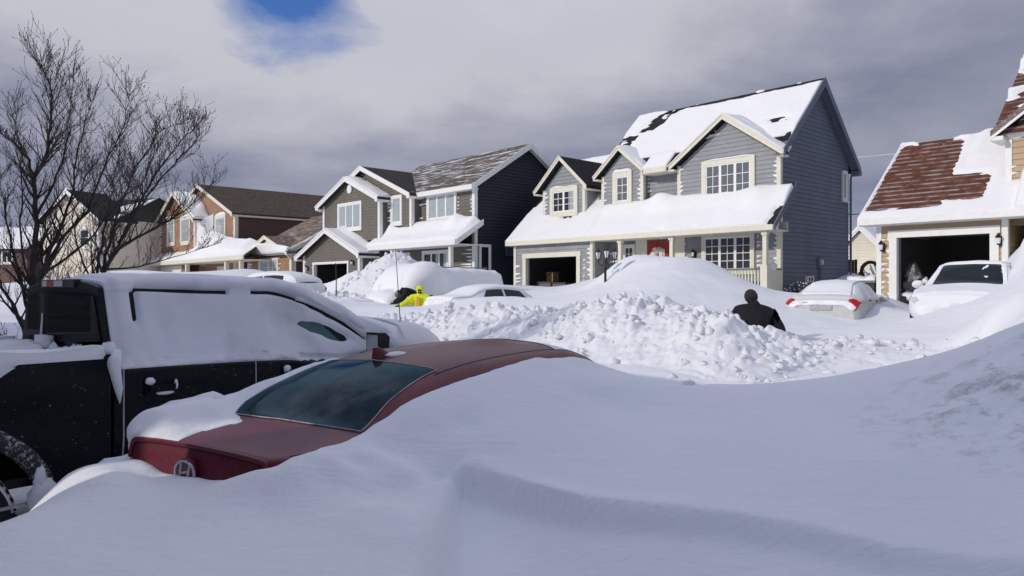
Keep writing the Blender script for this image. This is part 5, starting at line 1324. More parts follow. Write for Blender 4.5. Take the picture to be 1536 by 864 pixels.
    p = MB(); p.box(x1-.04, x1, -.93, .93, .6, zt-.01); p.box(x0, x1-.04, -.9, .9, .62, .68); p.box(x0-.05, x0, -.9, .9, .6, zt); p.build('bed_floor', M['black_metal'], root)
    q = MB(); snow_on(q, (x0, -.9, 1.1), (x1-.05, -.9, 1.1), (x1-.05, .9, 1.1), (x0, .9, 1.1), 40, 36, lambda u, v, p: .28+.12*fbm(p, 2, 4)+.06*sstep(u, .8, 1)); q.build('bed_snow', M['car_snow'], root, smooth=True)
    # wheels
    for x in (ax, 2.62):
        for sg in (-1, 1):
            y = sg*.84; r = .425; w = .27; t = MB()
            t.lathe([(r*.6, -w/2), (r*.72, -w/2-.012), (r*.93, -w/2), (r, -w*.36), (r, w*.36), (r*.93, w/2), (r*.72, w/2+.012), (r*.6, w/2)], (x, y, r), 'y', 48)
            for k2 in range(44):
                a = 6.283*k2/44
                for yy in (-.09, .0, .09): t.bar((x+(r-.005)*math.cos(a+yy), y+yy-.03, r+(r-.005)*math.sin(a+yy)), (x+(r-.005)*math.cos(a+yy), y+yy+.03, r+(r-.005)*math.sin(a+yy)), .03, .02, 0, (math.cos(a+yy), 0, math.sin(a+yy)))
            wo = t.build('wheel', M['rubber'], root, angle=35)
            q = MB(); s = sg; q.lathe([(r*.6, s*w*.45), (r*.55, s*w*.25), (.1, s*w*.3), (.08, s*w*.4), (0, s*w*.42)], (x, y, r), 'y', 36)
            for k2 in range(6):
                a = 6.283*k2/6; q.bar((x+.07*math.cos(a), y+s*w*.36, r+.07*math.sin(a)), (x+r*.58*math.cos(a), y+s*w*.4, r+r*.58*math.sin(a)), .09, .05, 0, (0, 1, 0))
            q.build('rim', M['rim'], wo, angle=40)
            if sg < 0 and x < 0:
                sn = MB(); sn.lathe([(r-.03, -w/2-.004), (r-.006, -w/2+.02), (r+.016, -w*.2), (r+.012, w*.3)], (x, y, r), 'y', 30, 0, .15, 2.2)
                sn.build('tyre_snow', M['car_snow'], wo, smooth=True)
                cu = bpy.data.curves.new('tyre_letters', 'FONT'); cu.body = 'AT'; cu.size = .085; cu.extrude = .003; cu.offset = -.004
                to = bpy.data.objects.new('tyre_letters', cu); COL.objects.link(to); bpy.context.view_layer.update()
                me = bpy.data.meshes.new_from_object(to.evaluated_get(bpy.context.evaluated_depsgraph_get())); bpy.data.objects.remove(to)
                me.materials.clear(); me.materials.append(M['gold_letters']); lo = bpy.data.objects.new('tyre_letters', me); COL.objects.link(lo); lo.parent = wo
                a = .72; lo.matrix_basis = Matrix.Translation((x+.27*math.cos(a)-.02, y-w/2-.0125, r+.27*math.sin(a)))@Matrix.Rotation(-(math.pi/2-a), 4, 'Y')@Matrix.Rotation(math.pi/2, 4, 'X')
    # side windows (glass under the snow), handles, seams, mirrors
    for sg in (-1, 1):
        for a0, a1, b0, b1 in ((.2, .27, 1.02, 1.02), (1.12, 1.12, 2.25, 1.62)):
            g = MB(); TRK.patch(g, quad_uv((a0, sg*.485), (b0, sg*.485), (b1, sg*.385), (a1, sg*.385), 12, 8), .004, rim=False); g.build('side_window', M['side_glass'], root, smooth=True)
        for x in (.22, 1.33):
            h = MB(); y = sg*.995; h.box(x-.02, x+.2, y-.02, y+.005, 1.14, 1.23); h.bar((x, y+sg*.035, 1.185), (x+.18, y+sg*.035, 1.185), .03, .05, 0); h.box(x-.005, x+.02, y, y+sg*.035, 1.16, 1.21); h.box(x+.16, x+.185, y, y+sg*.035, 1.16, 1.21)
            ho = h.build('door_handle', M['black_paint'], root)
            if sg < 0:
                q = MB(); q.ball((x+.01, y-.02, 1.235), (.035, .022, .028), 10, jit=.15); q.ball((x+.11, y-.03, 1.148), (.07, .02, .016), 10, jit=.15); q.ball((x+.19, y-.03, 1.2), (.014, .02, .04), 8); tag(q.build('handle_snow', M['car_snow'], ho, smooth=True), kind='stuff')
        s = MB()
        for x in (.06, 1.07, 2.12):
            e = [tuple(TRK.at(x, sg*v)) for v in np.linspace(.5, .93, 24)]; s.tube([(p[0], p[1]+sg*.002, p[2]) for p in e], .005 if x > .5 else .006, 6)
        s.build('door_seam', M['frosty_seal'] if sg < 0 else M['black_metal'], root)
        mm = MB(); X, Y_, Z = 2.18, sg*1.15, 1.36; mm.prism([(X-.05, Y_-.09, Z-.14), (X+.05, Y_-.09, Z-.14), (X+.07, Y_-.09, Z+.1), (X+.02, Y_-.09, Z+.14), (X-.05, Y_-.09, Z+.14)], (0, .18, 0)); mm.bar((X+.05, sg*.9, Z-.08), (X, sg*1.08, Z-.08), .07, .06)
        mo = mm.build('side_mirror', M['black_metal'], root); mg = MB(); mg.box(X-.056, X-.052, Y_-.075, Y_+.075, Z-.12, Z+.12); mg.build('mirror_glass', M['steel'], mo)
    g = MB(); TRK.patch(g, quad_uv((2.5, -.25), (1.72, -.235), (1.72, .235), (2.5, .25), 12, 18), .004, rim=False); g.build('windshield', M['frost_glass'], root, smooth=True)
    for sg in (-1, 1):
        g = MB(); TRK.patch(g, quad_uv((3.46, sg*.5), (3.46, sg*.68), (3.3, sg*.68), (3.3, sg*.5), 6, 6), .01); g.build('headlight', M['clear_lens'], root, smooth=True)
    an = MB(); an.tube([(2.75, -.8, 1.38), (2.76, -.8, 1.6), (2.70, -.8, 2.28)], [.008, .005, .003], 6); an.build('antenna', M['black_metal'], root)
    # snow plastered over the right side of the cab
    def plaster(x, v):
        s = abs(v); zrow = TRK.at(x, v)[2]
        n = noise.noise(Vector((x*2.2, s*6, 1))); n2 = noise.noise(Vector((x*9, s*16, 4)))
        d = .045+.022*n+.006*n2+.007*noise.noise(Vector((x*5, s*14, 9)))
        low = 1.335-.06*sstep(x, .2, 2.2)+.012*noise.noise(Vector((x*14, 0, 0)))+.015*noise.noise(Vector((x*4, 7, 0)))
        d *= sstep(zrow, low-.012, low+.03)                               # ragged lower hem
        if zrow < low-.012: return -.012
        # rear pillar edge
        d *= .35+.65*sstep(x, .04, .12)
        # the drip rails where the black trim shows
        rail = 1.885-.02*sstep(x, .2, 1.0) if x < 1.05 else 1.862-.52*((max(0, x-1.3))/.95)**1.5*.75
        if .22 < x < .95: d -= .075*math.exp(-((zrow-rail)/.017)**2)
        if 1.15 < x < 2.32: d -= .08*math.exp(-((zrow-rail)/(.018+.014*sstep(x, 1.9, 2.3)))**2)
        d -= .075*math.exp(-((x-.215)/.022)**2)*sstep(zrow, 1.6, 1.68)*(1-sstep(zrow, 1.86, 1.89))     # rear edge of the door window
        d += .02*sstep(zrow, rail+.015, rail+.05)*(1-sstep(zrow, 1.9, 1.95))
        # scooped hollows over the glass
        d -= .022*math.exp(-((zrow-1.6)/.16)**2)*(sstep(x, .25, .4)*(1-sstep(x, .9, 1.05))+sstep(x, 1.2, 1.35)*(1-sstep(x, 1.8, 2.1)))
        # bare patch of glass at the front
        e = ((x-1.86)/.24)**2+((zrow-(1.505-.32*(x-1.86)))/.05)**2
        d -= .085*math.exp(-e**1.5)
        return max(-.012, d)
    q = MB(); nu, nv = 190, 84; uv = quad_uv((.035, -.60), (2.5, -.60), (2.5, -.012), (.035, -.012), nu, nv); off = np.zeros((nu, nv))
    for i in range(nu):
        for j in range(nv): off[i, j] = plaster(*uv[i, j])
    T = TRK.patch(q, uv, off)
    q.build('side_snow', M['side_snow'], root, smooth=True)
    # roof (left half), bonnet and windscreen snow
    q = MB(); uv = quad_uv((.1, -.01), (1.7, -.01), (1.7, .3), (.1, .3), 40, 20); TRK.patch(q, uv, np.array([[.015+.008*noise.noise(Vector((a[0]*2, a[1]*8, 9))) for a in r] for r in uv])*1.0); q.build('roof_snow', M['car_snow'], root, smooth=True)
    q = MB(); uv = quad_uv((1.6, -.36), (3.44, -.42), (3.44, .42), (1.6, .36), 60, 40); off = np.zeros((60, 40))
    for i in range(60):
        for j in range(40):
            x, v = uv[i, j]; off[i, j] = .06+.19*sstep(x, 2.1, 2.7)*(1-sstep(x, 2.9, 3.44)*.8)*(1-.8*sstep(abs(v), .26, .44))+.02*noise.noise(Vector((x*2, v*6, 0)))
            if x < 2.45 and v < -.25: off[i, j] *= .6
    TRK.patch(q, uv, off); q.build('bonnet_snow', M['car_snow'], root, smooth=True)
    q = MB(); q.tube([(.03, -.955, 1.47), (.0, -.97, 1.40), (.0, -.995, 1.33), (.02, -1.005, 1.2), (.03, -1.0, 1.1)], [.03, .055, .04, .028, .004], 8); q.ball((-.02, -.93, 1.47), (.05, .05, .06), 10, jit=.15)
    for i in range(26): q.ball((-.05, rnd.uniform(-.8, .7), 1.43), (.03, rnd.uniform(.03, .09), rnd.uniform(.02, .06)), 8, jit=.25)
    q.box(-.09, -.03, .06, .3, 1.44, 1.53); q.tube([(-.03, .34, 1.44), (-.025, .32, 1.7)], [.016, .006], 5)
    tag(q.build('pillar_snow', M['car_snow'], root, smooth=True), kind='stuff')
M['frost_rubber'] = paint_mat('frosty_wheel_arch', (.014, .014, .015), 0, .6, .8, 40, .52, .66, coat=0)
M['gold_letters'] = plain('worn_gold_letters', (.3, .25, .14), .7)
M['side_glass'] = plain('green_side_glass', (.055, .13, .125), .12, .5, 3)
truck()

# ---- silver sedan (right) -------------------------------------------------
p = W(1231, 490, 17.6)
M['silver'] = paint_mat('silver_paint', (.36, .36, .355), .3, .4, .75, 6, .15, .95, up=.75, coat=.2)
sl = sedan_loft(4.5, .88, 1.45)
hd = Vector((.57, .82)); ang = math.atan2(hd.y, hd.x)
S_, sb = car('silver_sedan', 'silver sedan with red tail lights dusted in snow beside the slate house', 'car', (p.x, p.y, .64), ang, M['silver'], sl, 4.5, .88, glassmat=M['frost_glass'])
q = MB(); nu, nv = 30, 40; uv = quad_uv((.0, -.5), (.10, -.5), (.10, .5), (.0, .5), 14, 60); off = np.array([[.05+.05*noise.noise(Vector((a[1]*8, a[0]*20, 0))) if .2 < 1 and a[0] < .04 and abs(a[1]) < .5 else -.01 for a in r] for r in uv])
sl.patch(q, uv, off)
q.build('bumper_snow', M['car_snow'], S_, smooth=True)
q = MB(); sl.patch(q, quad_uv((.6, -.22), (3.3, -.24), (3.3, .24), (.6, .22), 50, 24), np.array([[.03+.02*noise.noise(Vector((a[0]*2, a[1]*6, 3))) for a in r] for r in quad_uv((.6, -.22), (3.3, -.24), (3.3, .24), (.6, .22), 50, 24)])); q.build('roof_snow', M['car_snow'], S_, smooth=True)
pl = MB(); pl.box(-.03, -.01, -.25, .25, .74, .86); pl.build('number_plate', M['frosty_seal'], S_)
ch = MB(); ch.box(-.012, .01, -.42, .42, .90, .925); ch.build('chrome_strip', M['steel'], S_)

# ---- white hatchback before the tan garage -------------------------------------------------
M['white_paint'] = paint_mat('white_paint', (.62, .63, .65), 0, .35, .9, 3, .35, .55, up=1.0, coat=.3)
hl = sedan_loft(4.4, .88, 1.48, False); hl.c[5] = stn(.98, .70, .94, .84, .9, .88); hl.x[5] = 3.2; hl.c[6] = stn(.82, .6, .78, .78, .74, .85)
fr_ = W(1434, 440, 14.6); hd = -Vector((.66, .75)); ang = math.atan2(hd.y, hd.x)
o_ = Vector((fr_.x, fr_.y))-hd*4.2
WH, wb_ = car('white_hatchback', 'white snow covered hatchback parked nose out before the open tan garage', 'car', (o_.x, o_.y, 1.0), ang, M['white_paint'], hl, 4.4, .9, False, glassmat=M['car_glass'])
q = MB(); uv = quad_uv((.3, -.30), (2.52, -.24), (2.52, .24), (.3, .30), 40, 30); hl.patch(q, uv, np.array([[.035+.015*noise.noise(Vector((a[0]*2, a[1]*6, 3))) for a in r] for r in uv])); q.build('roof_snow', M['car_snow'], WH, smooth=True)
q = MB(); uv = quad_uv((3.22, -.45), (4.25, -.45), (4.25, .45), (3.22, .45), 30, 40); hl.patch(q, uv, np.array([[.03+.025*noise.noise(Vector((a[0]*3, a[1]*6, 5)))-.05*sstep(a[0], 4.1, 4.25) for a in r] for r in uv])); q.build('bonnet_snow', M['car_snow'], WH, smooth=True)
q = MB(); uv = quad_uv((2.4, -.29), (3.32, -.29), (3.32, .29), (2.4, .29), 60, 60); off = np.zeros((60, 60))
for i in range(60):
    for j in range(60):
        x, v = uv[i, j]; e = max(abs(v)-.2, 0)/.07; f_ = max(sstep(x, 3.16, 3.28), 1-sstep(x, 2.46, 2.56), sstep(e, .3, 1)); n_ = noise.noise(Vector((x*7+v*20, v*14, 2)))+.5*noise.noise(Vector((x*20, v*50, 3)))
        off[i, j] = -.012+.034*f_+.03*max(0, n_-.2)*sstep(v, -.3, .25)+(.02*max(0, n_-.4))
hl.patch(q, uv, off); q.build('windshield_snow', M['car_snow'], WH, smooth=True)

# ---- white car sunk in drift (centre left) and the car behind the pickup -------------------------------------------------
p = W(724, 446, 23.0); hd = Vector((.737, .676)); ang = math.atan2(hd.y, hd.x)
bl_ = sedan_loft(4.4, .88, 1.46)
BC, _b = car('buried_car', 'white car sunk to its windows in snow in front of the navy wall', 'car', (p.x-1.3, p.y-1.2, .54), ang, M['white_paint'], bl_, 4.4, .88, glassmat=M['car_glass'], lens=False)
q = MB(); uv = quad_uv((.05, -.30), (4.0, -.34), (4.0, .34), (.05, .30), 60, 30); bl_.patch(q, uv, np.array([[.03+.015*noise.noise(Vector((a[0]*2, a[1]*6, 13))) for a in r] for r in uv])); q.build('roof_snow', M['car_snow'], BC, smooth=True)
p = W(466, 430, 27.5); hd = -Vector((.84, -.54)); ang = math.atan2(hd.y, hd.x)
dl = sedan_loft(4.4, .88, 1.5, False)
DC, _b = car('hatchback', 'snow covered hatchback with one red tail light showing past the pickup', 'car', (p.x, p.y, 1.0), ang, M['white_paint'], dl, 4.4, .88, False, glassmat=M['car_glass'])
q = MB(); uv = quad_uv((.1, -.30), (4.0, -.36), (4.0, .36), (.1, .30), 60, 30); dl.patch(q, uv, np.array([[.05+.03*noise.noise(Vector((a[0]*2, a[1]*6, 23))) for a in r] for r in uv])); q.build('roof_snow', M['car_snow'], DC, smooth=True)

# ---- van encased in snow -------------------------------------------------
M['van_paint'] = paint_mat('grey_white_van_paint', (.5, .51, .53), 0, .4, .95, 2.5, .3, .5, up=1, coat=.2)
def vst(zt, wr, zr, wb, zb, ws, zbot=.4): return [(0, zt), (wr*.6, zt-.03), (wr, zr), (wb, zb), (ws, zb-.1), (ws, .9), (ws-.02, .6), (ws-.1, zbot)]
VN = Loft([(0, vst(2.0, .86, 1.97, .95, 1.25, .98)), (.06, vst(2.06, .88, 2.02, .97, 1.25, .99)), (1.5, vst(2.08, .88, 2.03, .98, 1.25, 1.0)), (3.0, vst(2.07, .88, 2.02, .98, 1.25, 1.0)), (3.4, vst(2.0, .86, 1.95, .97, 1.22, 1.0)), (4.2, vst(1.3, .84, 1.24, .93, 1.08, .98)), (4.85, vst(1.08, .74, 1.02, .85, .92, .92)), (4.98, vst(.7, .6, .66, .7, .6, .78))])
def van():
    hd = -Vector((.735, .678)); ang = math.atan2(hd.y, hd.x)
    nose = W(566, 448, 25.6).xy; o = Vector(nose)-hd*4.7
    root = thing('snow_covered_van', 'van encased in thick snow with its flank being dug out by two people', 'van', (o.x, o.y, .35), ang)
    b = MB(); VN.body(b, 50, 57); b.build('body', M['van_paint'], root, angle=50)
    for sg in (-1, 1):
        for a, c in ((.3, 1.3), (1.4, 2.4)):
            g = MB(); VN.patch(g, quad_uv((a, sg*.41), (c, sg*.41), (c, sg*.3), (a, sg*.3), 6, 6), .004, rim=False); g.build('side_window', M['car_glass'], root, smooth=True)
        g = MB(); VN.patch(g, quad_uv((2.5, sg*.41), (3.6, sg*.41), (3.2, sg*.3), (2.5, sg*.3), 6, 6), .004, rim=False); g.build('side_window', M['car_glass'], root, smooth=True)
        for x in (.9, 3.95): wheel_parts(root, x, sg*.9, .34, .22)
        mirror(root, 3.3, sg*1.02, 1.25, M['black_metal'], 1.2)
        g = MB(); VN.patch(g, quad_uv((4.85, sg*.45), (4.85, sg*.58), (4.6, sg*.58), (4.6, sg*.45), 5, 5), .01); g.build('headlight', M['clear_lens'], root, smooth=True)
    rk_ = MB()
    for y in (-.68, .68): rk_.tube([(.3, y, 2.3), (2.6, y, 2.3)], .022, 6)
    for x in (.5, 2.4): rk_.tube([(x, -.7, 2.3), (x, .7, 2.3)], .02, 6); [rk_.tube([(x, y, 1.9), (x, y, 2.3)], .02, 5) for y in (-.68, .68)]
    rk_.build('roof_rack', M['grey_plastic'], root)
    nu, nv = 90, 80; uv = quad_uv((.02, -.86), (4.9, -.86), (4.9, .86), (.02, .86), nu, nv); off = np.zeros((nu, nv))
    for i in range(nu):
        for j in range(nv):
            x, v = uv[i, j]; pz = VN.at(min(max(x, .02), 4.93), v)
            d = .22+.1*noise.noise(Vector((x*.8, v*3, 2)))+.05*noise.noise(Vector((x*2.3, v*8, 6)))
            d += .22*sstep(x, 2.4, 3.0)*(1-sstep(x, 3.7, 4.3))*(1-sstep(abs(v), .1, .6)*.5)
            if abs(v) < .26 and x < 2.7: d = d*.6+.06
            # the hollow dug into the flank
            if v > .2:
                e = ((x-3.35)/.55)**2+((pz[2]-1.12)/.55)**2; d -= .2*math.exp(-e**2)
            if v > .3: d += .10*sstep(v, .3, .42)+.12*sstep(v, .55, .8)
            off[i, j] = max(d, -.01)
    q = MB(); VN.patch(q, uv, off); q.build('snow_cover', M['car_snow'], root, smooth=True)
van()
# ================================================================ bare trees
def tree(name, label, base, limbs, seed, Y0, spread=.9, rootr=.1, dens=1.0):
    """limbs: list of (start radius, [(px,py),...]) read at about depth Y0"""
    rg = random.Random(seed); tr = MB(); br = MB(); root = thing(name, label, 'tree', (base[0], base[1], 0), 0)
    o = Vector((base[0], base[1], 0)); cnt = [0]
    def twig(p, d, L, r, lev):
        if cnt[0] > 11000: return
        n = 4 if L > .3 else 3; pts = [p]; rad = [r]; q = p.copy(); dd = d.copy()
        for i in range(n):
            dd = (dd+Vector((rg.gauss(0, .09), rg.gauss(0, .09), rg.gauss(.06, .06)))).normalized(); q = q+dd*L/n; pts.append(q.copy()); rad.append(max(.0022, r*(1-.62*(i+1)/n)))
            if lev > 0 and rg.random() < .86*dens:
                ax = Vector((rg.gauss(0, 1), rg.gauss(0, .8), rg.gauss(.45, .6))).normalized()
                nd = (dd*.9+ax*rg.uniform(.45, .8)).normalized()
                twig(q, nd, L*rg.uniform(.42, .72), max(.0026, rad[-1]*.66), lev-1)
        cnt[0] += 1
        br.tube([x-o for x in pts], rad, 4 if r > .008 else 3, cap=False)
        if lev == 0 and rg.random() < .5: br.ball(pts[-1]-o, (.006, .006, .012), 4)
    for r0, pp in limbs:
        n = len(pp); pp = [(x, y+38*(i/(n-1))**2) for i, (x, y) in enumerate(pp)]
        dep = rg.uniform(-spread, spread); P = []
        for i, (x, y) in enumerate(pp):
            k = i/(n-1); P.append(W(x, y, Y0+dep*k+rg.uniform(-.08, .08)))
        D = [P[0]]                       # smooth it
        for i in range(n-1):
            for t in (.25, .5, .75, 1.0):
                a = P[max(i-1, 0)]; b = P[i]; c = P[i+1]; e = P[min(i+2, n-1)]
                D.append(.5*((2*b)+(c-a)*t+(2*a-5*b+4*c-e)*t*t+(3*b-a-3*c+e)*t**3)+Vector((rg.gauss(0, .012), rg.gauss(0, .012), 0)))
        N = len(D); r0 *= .52; rad = [max(.004, r0*(1-.93*(i/(N-1))**.8)) for i in range(N)]
        (tr if r0 > .022 else br).tube([x-o for x in D], rad, 8)
        Lt = sum((D[i+1]-D[i]).length for i in range(N-1))
        for i in range(2, N):
            k = i/(N-1)
            for q in range(4 if k > .25 else 2):
                if rg.random() < (.45+.5*k)*dens:
                    d = (D[i]-D[i-1]).normalized(); side = Vector((rg.choice((-1, 1))*rg.uniform(.4, 1.0), rg.gauss(0, .7), rg.uniform(-.1, .7))).normalized()
                    twig(D[i], (d*.75+side*.75+Vector((0, 0, .15))).normalized(), rg.uniform(.25, .7)*(1.15-.6*k)*min(Lt, 3.4)/3.2, max(.004, rad[i]*.5), 2)
        twig(D[-1], (D[-1]-D[-2]).normalized(), .2, .004, 1)
    tr.build('trunk', M['bark'], root, smooth=True); br.build('crown', M['twig'], root)
    return root
b1 = W(32, 560, 10.0)
tree('bare_tree', 'tall bare tree at the left edge with many upright limbs behind the pickup', (b1.x, b1.y), [
    (.105, [(30,590),(42,490),(50,420),(54,330),(52,262),(68,218),(77,150),(75,100),(62,62)]),
    (.05, [(52,270),(36,226),(18,195),(-5,160)]),
    (.07, [(44,470),(66,400),(92,335),(108,272),(118,200),(138,115)]),
    (.06, [(38,500),(12,440),(-18,380),(-42,290)]),
    (.05, [(44,470),(22,385),(8,300),(-2,225)]),
    (.06, [(50,440),(84,370),(128,310),(158,235),(182,170),(194,105)]),
    (.045, [(52,330),(75,285),(96,225),(103,150),(112,75)]),
    (.045, [(60,410),(100,385),(150,330),(186,270),(200,215)]),
    (.04, [(40,500),(70,450),(110,415),(150,360),(170,300)]),
    (.04, [(34,540),(5,500),(-30,470),(-70,400)]),
    (.035, [(48,440),(30,350),(34,260),(28,180),(16,130)])], 4, 10.0)
b2 = W(118, 540, 11.0)
tree('bare_tree', 'spreading bare tree behind the pickup cab leaning right across the cream house', (b2.x, b2.y), [
    (.085, [(112,560),(128,470),(152,408),(182,362),(232,325),(272,292),(318,238)]),
    (.05, [(152,408),(166,350),(184,292),(214,222),(246,170),(276,148)]),
    (.045, [(138,440),(150,380),(160,312),(172,250),(178,190)]),
    (.035, [(156,404),(206,396),(262,368),(312,332)]),
    (.05, [(178,366),(208,305),(238,245),(272,190),(296,150)]),
    (.04, [(186,350),(222,290),(262,235),(286,200),(300,165)]),
    (.035, [(140,430),(120,380),(110,320),(122,260),(135,215)]),
    (.035, [(165,385),(196,330),(212,270),(228,215),(232,165)]),
    (.03, [(120,500),(90,440),(72,400),(40,350)])], 8, 11.0)

# ================================================================ lamp post
def lamp_post():
    p = W(908, 424, 21.9); z0 = p.z-.9
    r = thing('lamp_post', 'black garden lamp post with three lanterns standing in the smooth drift', 'lamp post', (p.x, p.y, z0), STREET)
    zt = CAMZ-(391-HYP)/FL*21.9-z0
    m = MB(); m.lathe([(.06, 0), (.06, .3), (.04, .36), (.036, zt-.3), (.05, zt-.28), (.05, zt-.2), (.036, zt-.16), (.03, zt+.02), (0, zt+.03)], (0, 0, 0), n=14)
    m.build('pole', M['black_metal'], r, angle=40)
    for k, (dx, dy, dz) in enumerate(((-.27, .0, .0), (.17, -.14, .02), (.22, .16, 0))):
        a = MB(); a.tube([(0, 0, zt-.05), (dx*.5, dy*.5, zt-.16), (dx, dy, zt-.06), (dx, dy, zt+.04+dz)], .016, 6); ao = a.build('arm', M['black_metal'], r)
        z = zt+.04+dz
        g = MB(); g.lathe([(.045, z), (.095, z+.22)], (dx, dy, 0), n=6); ao2 = g.build('lantern_glass', M['lamp_glass'], ao)
        c = MB(); c.lathe([(.0, z-.02), (.06, z-.015), (.06, z+.01)], (dx, dy, 0), n=6); c.lathe([(.12, z+.215), (.12, z+.232), (.045, z+.29), (.018, z+.30), (.012, z+.34), (0, z+.35)], (dx, dy, 0), n=6); c.lathe([(.0, z+.216), (.12, z+.216)], (dx, dy, 0), n=6)
        for q in range(6):
            an = 6.283*q/6; c.bar((dx+.046*math.cos(an), dy+.046*math.sin(an), z), (dx+.097*math.cos(an), dy+.097*math.sin(an), z+.22), .012, .012)
        c.build('lantern_frame', M['black_metal'], ao)
lamp_post()

# ================================================================ snow-caked snowblower and bike in the tan garage
def garage_stuff():
    M['bag'] = plain('red_fuel_can', (.35, .02, .015), .4); M['yellow'] = plain('yellow_label', (.7, .4, .02), .5)
    c = tat(TFR.a(1370, .9), .9, 1.1)
    r = thing('covered_motorbike', 'dark motorbike under a snow caked silver cover at the left of the tan garage opening', 'motorbike', tuple(c), STREET)
    m = MB()
    for y in (-.55, .75): m.lathe([(.2, -.05), (.3, -.06), (.31, 0), (.3, .06), (.2, .05)], (0, y, .31), 'x', 24)
    m.build('wheel', M['rubber'], r, angle=40)
    m = MB(); m.box(-.16, .16, -.35, .45, .35, .7); m.tube([(0, -.55, .31), (0, -.42, .7), (0, -.3, 1.0)], .05, 8); m.build('frame', M['black_metal'], r)
    m = MB(); m.tube([(-.38, -.2, 1.08), (-.2, -.3, 1.02), (.2, -.3, 1.02), (.38, -.2, 1.08)], .022, 6); m.build('handlebar', M['black_metal'], r)
    P = np.zeros((40, 40, 3))
    for i in range(40):
        for j in range(40):
            u, v = -1+2*i/39, -1+2*j/39; rr = min(1, math.hypot(u, v)); z = 1.55*(1-rr**2.2)**.6+.05*noise.noise(Vector((u*4, v*4, 0))); k = 1+.14*noise.noise(Vector((u*2, v*2, 5)))
            P[i, j] = (u*.36*k, v*.5*k-.05, max(z, .32+.25*noise.noise(Vector((u*3, v*3, 2)))))
    m = MB(); m.grid(P); mt = paint_mat('silver_cover', (.10, .1, .105), .1, .5, .7, 5, .5, .62, coat=0); m.build('cover', mt, r, smooth=True)
    for z_ in (.45, .8): m = MB(); m.box(-.2, .2, -.64, -.6, z_, z_+.17); m.build('dark_panel', M['black_metal'], r)
    q = MB(); q.ball((.05, -.55, .55), (.3, .16, .13), 14, jit=.15); q.ball((.1, -.5, .2), (.3, .25, .12), 14, jit=.15); q.build('snow_cover', M['car_snow'], r, smooth=True)
    c = tat(TFR.a(1396, .7), .7, 1.1)
    s = thing('snowblower', 'small machine with handlebars caked in snow right of the covered motorbike', 'snowblower', tuple(c), STREET)
    m = MB(); m.box(-.3, .3, -.3, .1, .25, .6); m.lathe([(.22, -.3), (.24, .3)], (0, -.3, .3), 'x', 20); m.build('housing', M['bag'], s)
    m = MB(); m.lathe([(.1, .6), (.08, .9), (.12, 1.0)], (0, -.2, 0), n=12); m.build('chute', M['black_metal'], s)
    m = MB()
    for x in (-.26, .26): m.tube([(x, .1, .5), (x, .5, .95), (x, .7, 1.0)], .018, 6)
    m.tube([(-.26, .5, .95), (.26, .5, .95)], .018, 6); m.build('handle', M['black_metal'], s)
    for x in (-.34, .34):
        m = MB(); m.lathe([(.1, -.05), (.19, -.06), (.2, 0), (.19, .06), (.1, .05)], (x, .1, .2), 'x', 18); m.build('wheel', M['rubber'], s)
    q = MB()
    for i in range(16): q.ball((rnd.uniform(-.3, .3), rnd.uniform(-.4, .2), rnd.uniform(.6, 1.05)), rnd.uniform(.04, .1), 8, jit=.25)
    q.build('snow_cover', M['car_snow'], s, smooth=True)
    m = MB(); m.box(-.12, .0, -.56, -.54, .3, .44); m.build('label', M['yellow'], s)
garage_stuff()

# ================================================================ marker stake and sapling by the olive house garage
p = W(504, 440, 25.5); m = MB(); m.tube([(0, 0, -.6), (.01, 0, .5), (-.01, 0, 1.05)], [.022, .02, .015], 6); o = m.build('marker_stake', M['bark']); o.location = p; tag(o, 'thin upright marker stake in the snow before the olive house garage', 'stake')

# ================================================================ people
def skin(name, V_, E_, R_, mats, parent, sub=2, root_i=0):
    me = bpy.data.meshes.new(name); me.from_pydata([tuple(v) for v in V_], E_, []); o = bpy.data.objects.new('tmp', me); COL.objects.link(o)
    o.modifiers.new('s', 'SKIN'); sv = me.skin_vertices[0].data
    for i, r in enumerate(R_): sv[i].radius = r if hasattr(r, '__len__') else (r, r)
    sv[root_i].use_root = True
    md = o.modifiers.new('d', 'SUBSURF'); md.levels = sub; md.render_levels = sub
    bpy.context.view_layer.update(); dg = bpy.context.evaluated_depsgraph_get()
    m2 = bpy.data.meshes.new_from_object(o.evaluated_get(dg)); bpy.data.objects.remove(o); m2.name = name
    m2.materials.clear()
    for k in (mats if isinstance(mats, list) else [mats]): m2.materials.append(k)
    m2.polygons.foreach_set('use_smooth', [True]*len(m2.polygons))
    r = bpy.data.objects.new(name, m2); COL.objects.link(r); r.parent = parent; return r
M['skin'] = plain('skin', (.5, .3, .22), .55)
M['black_cloth'] = plain('black_coat', (.008, .008, .01), .85, .3, 12, .5)
M['beanie'] = plain('dark_knit', (.03, .03, .034), .95, .35, 40, .8)
M['trousers'] = plain('dark_trousers', (.02, .021, .026), .9)
M['hivis'] = plain('high_visibility_yellow', (.72, .80, .01), .6, .1)
M['hivis2'] = plain('orange_yellow_panel', (.75, .42, .05), .6)
M['hair'] = plain('dark_hair', (.02, .015, .012), .8)
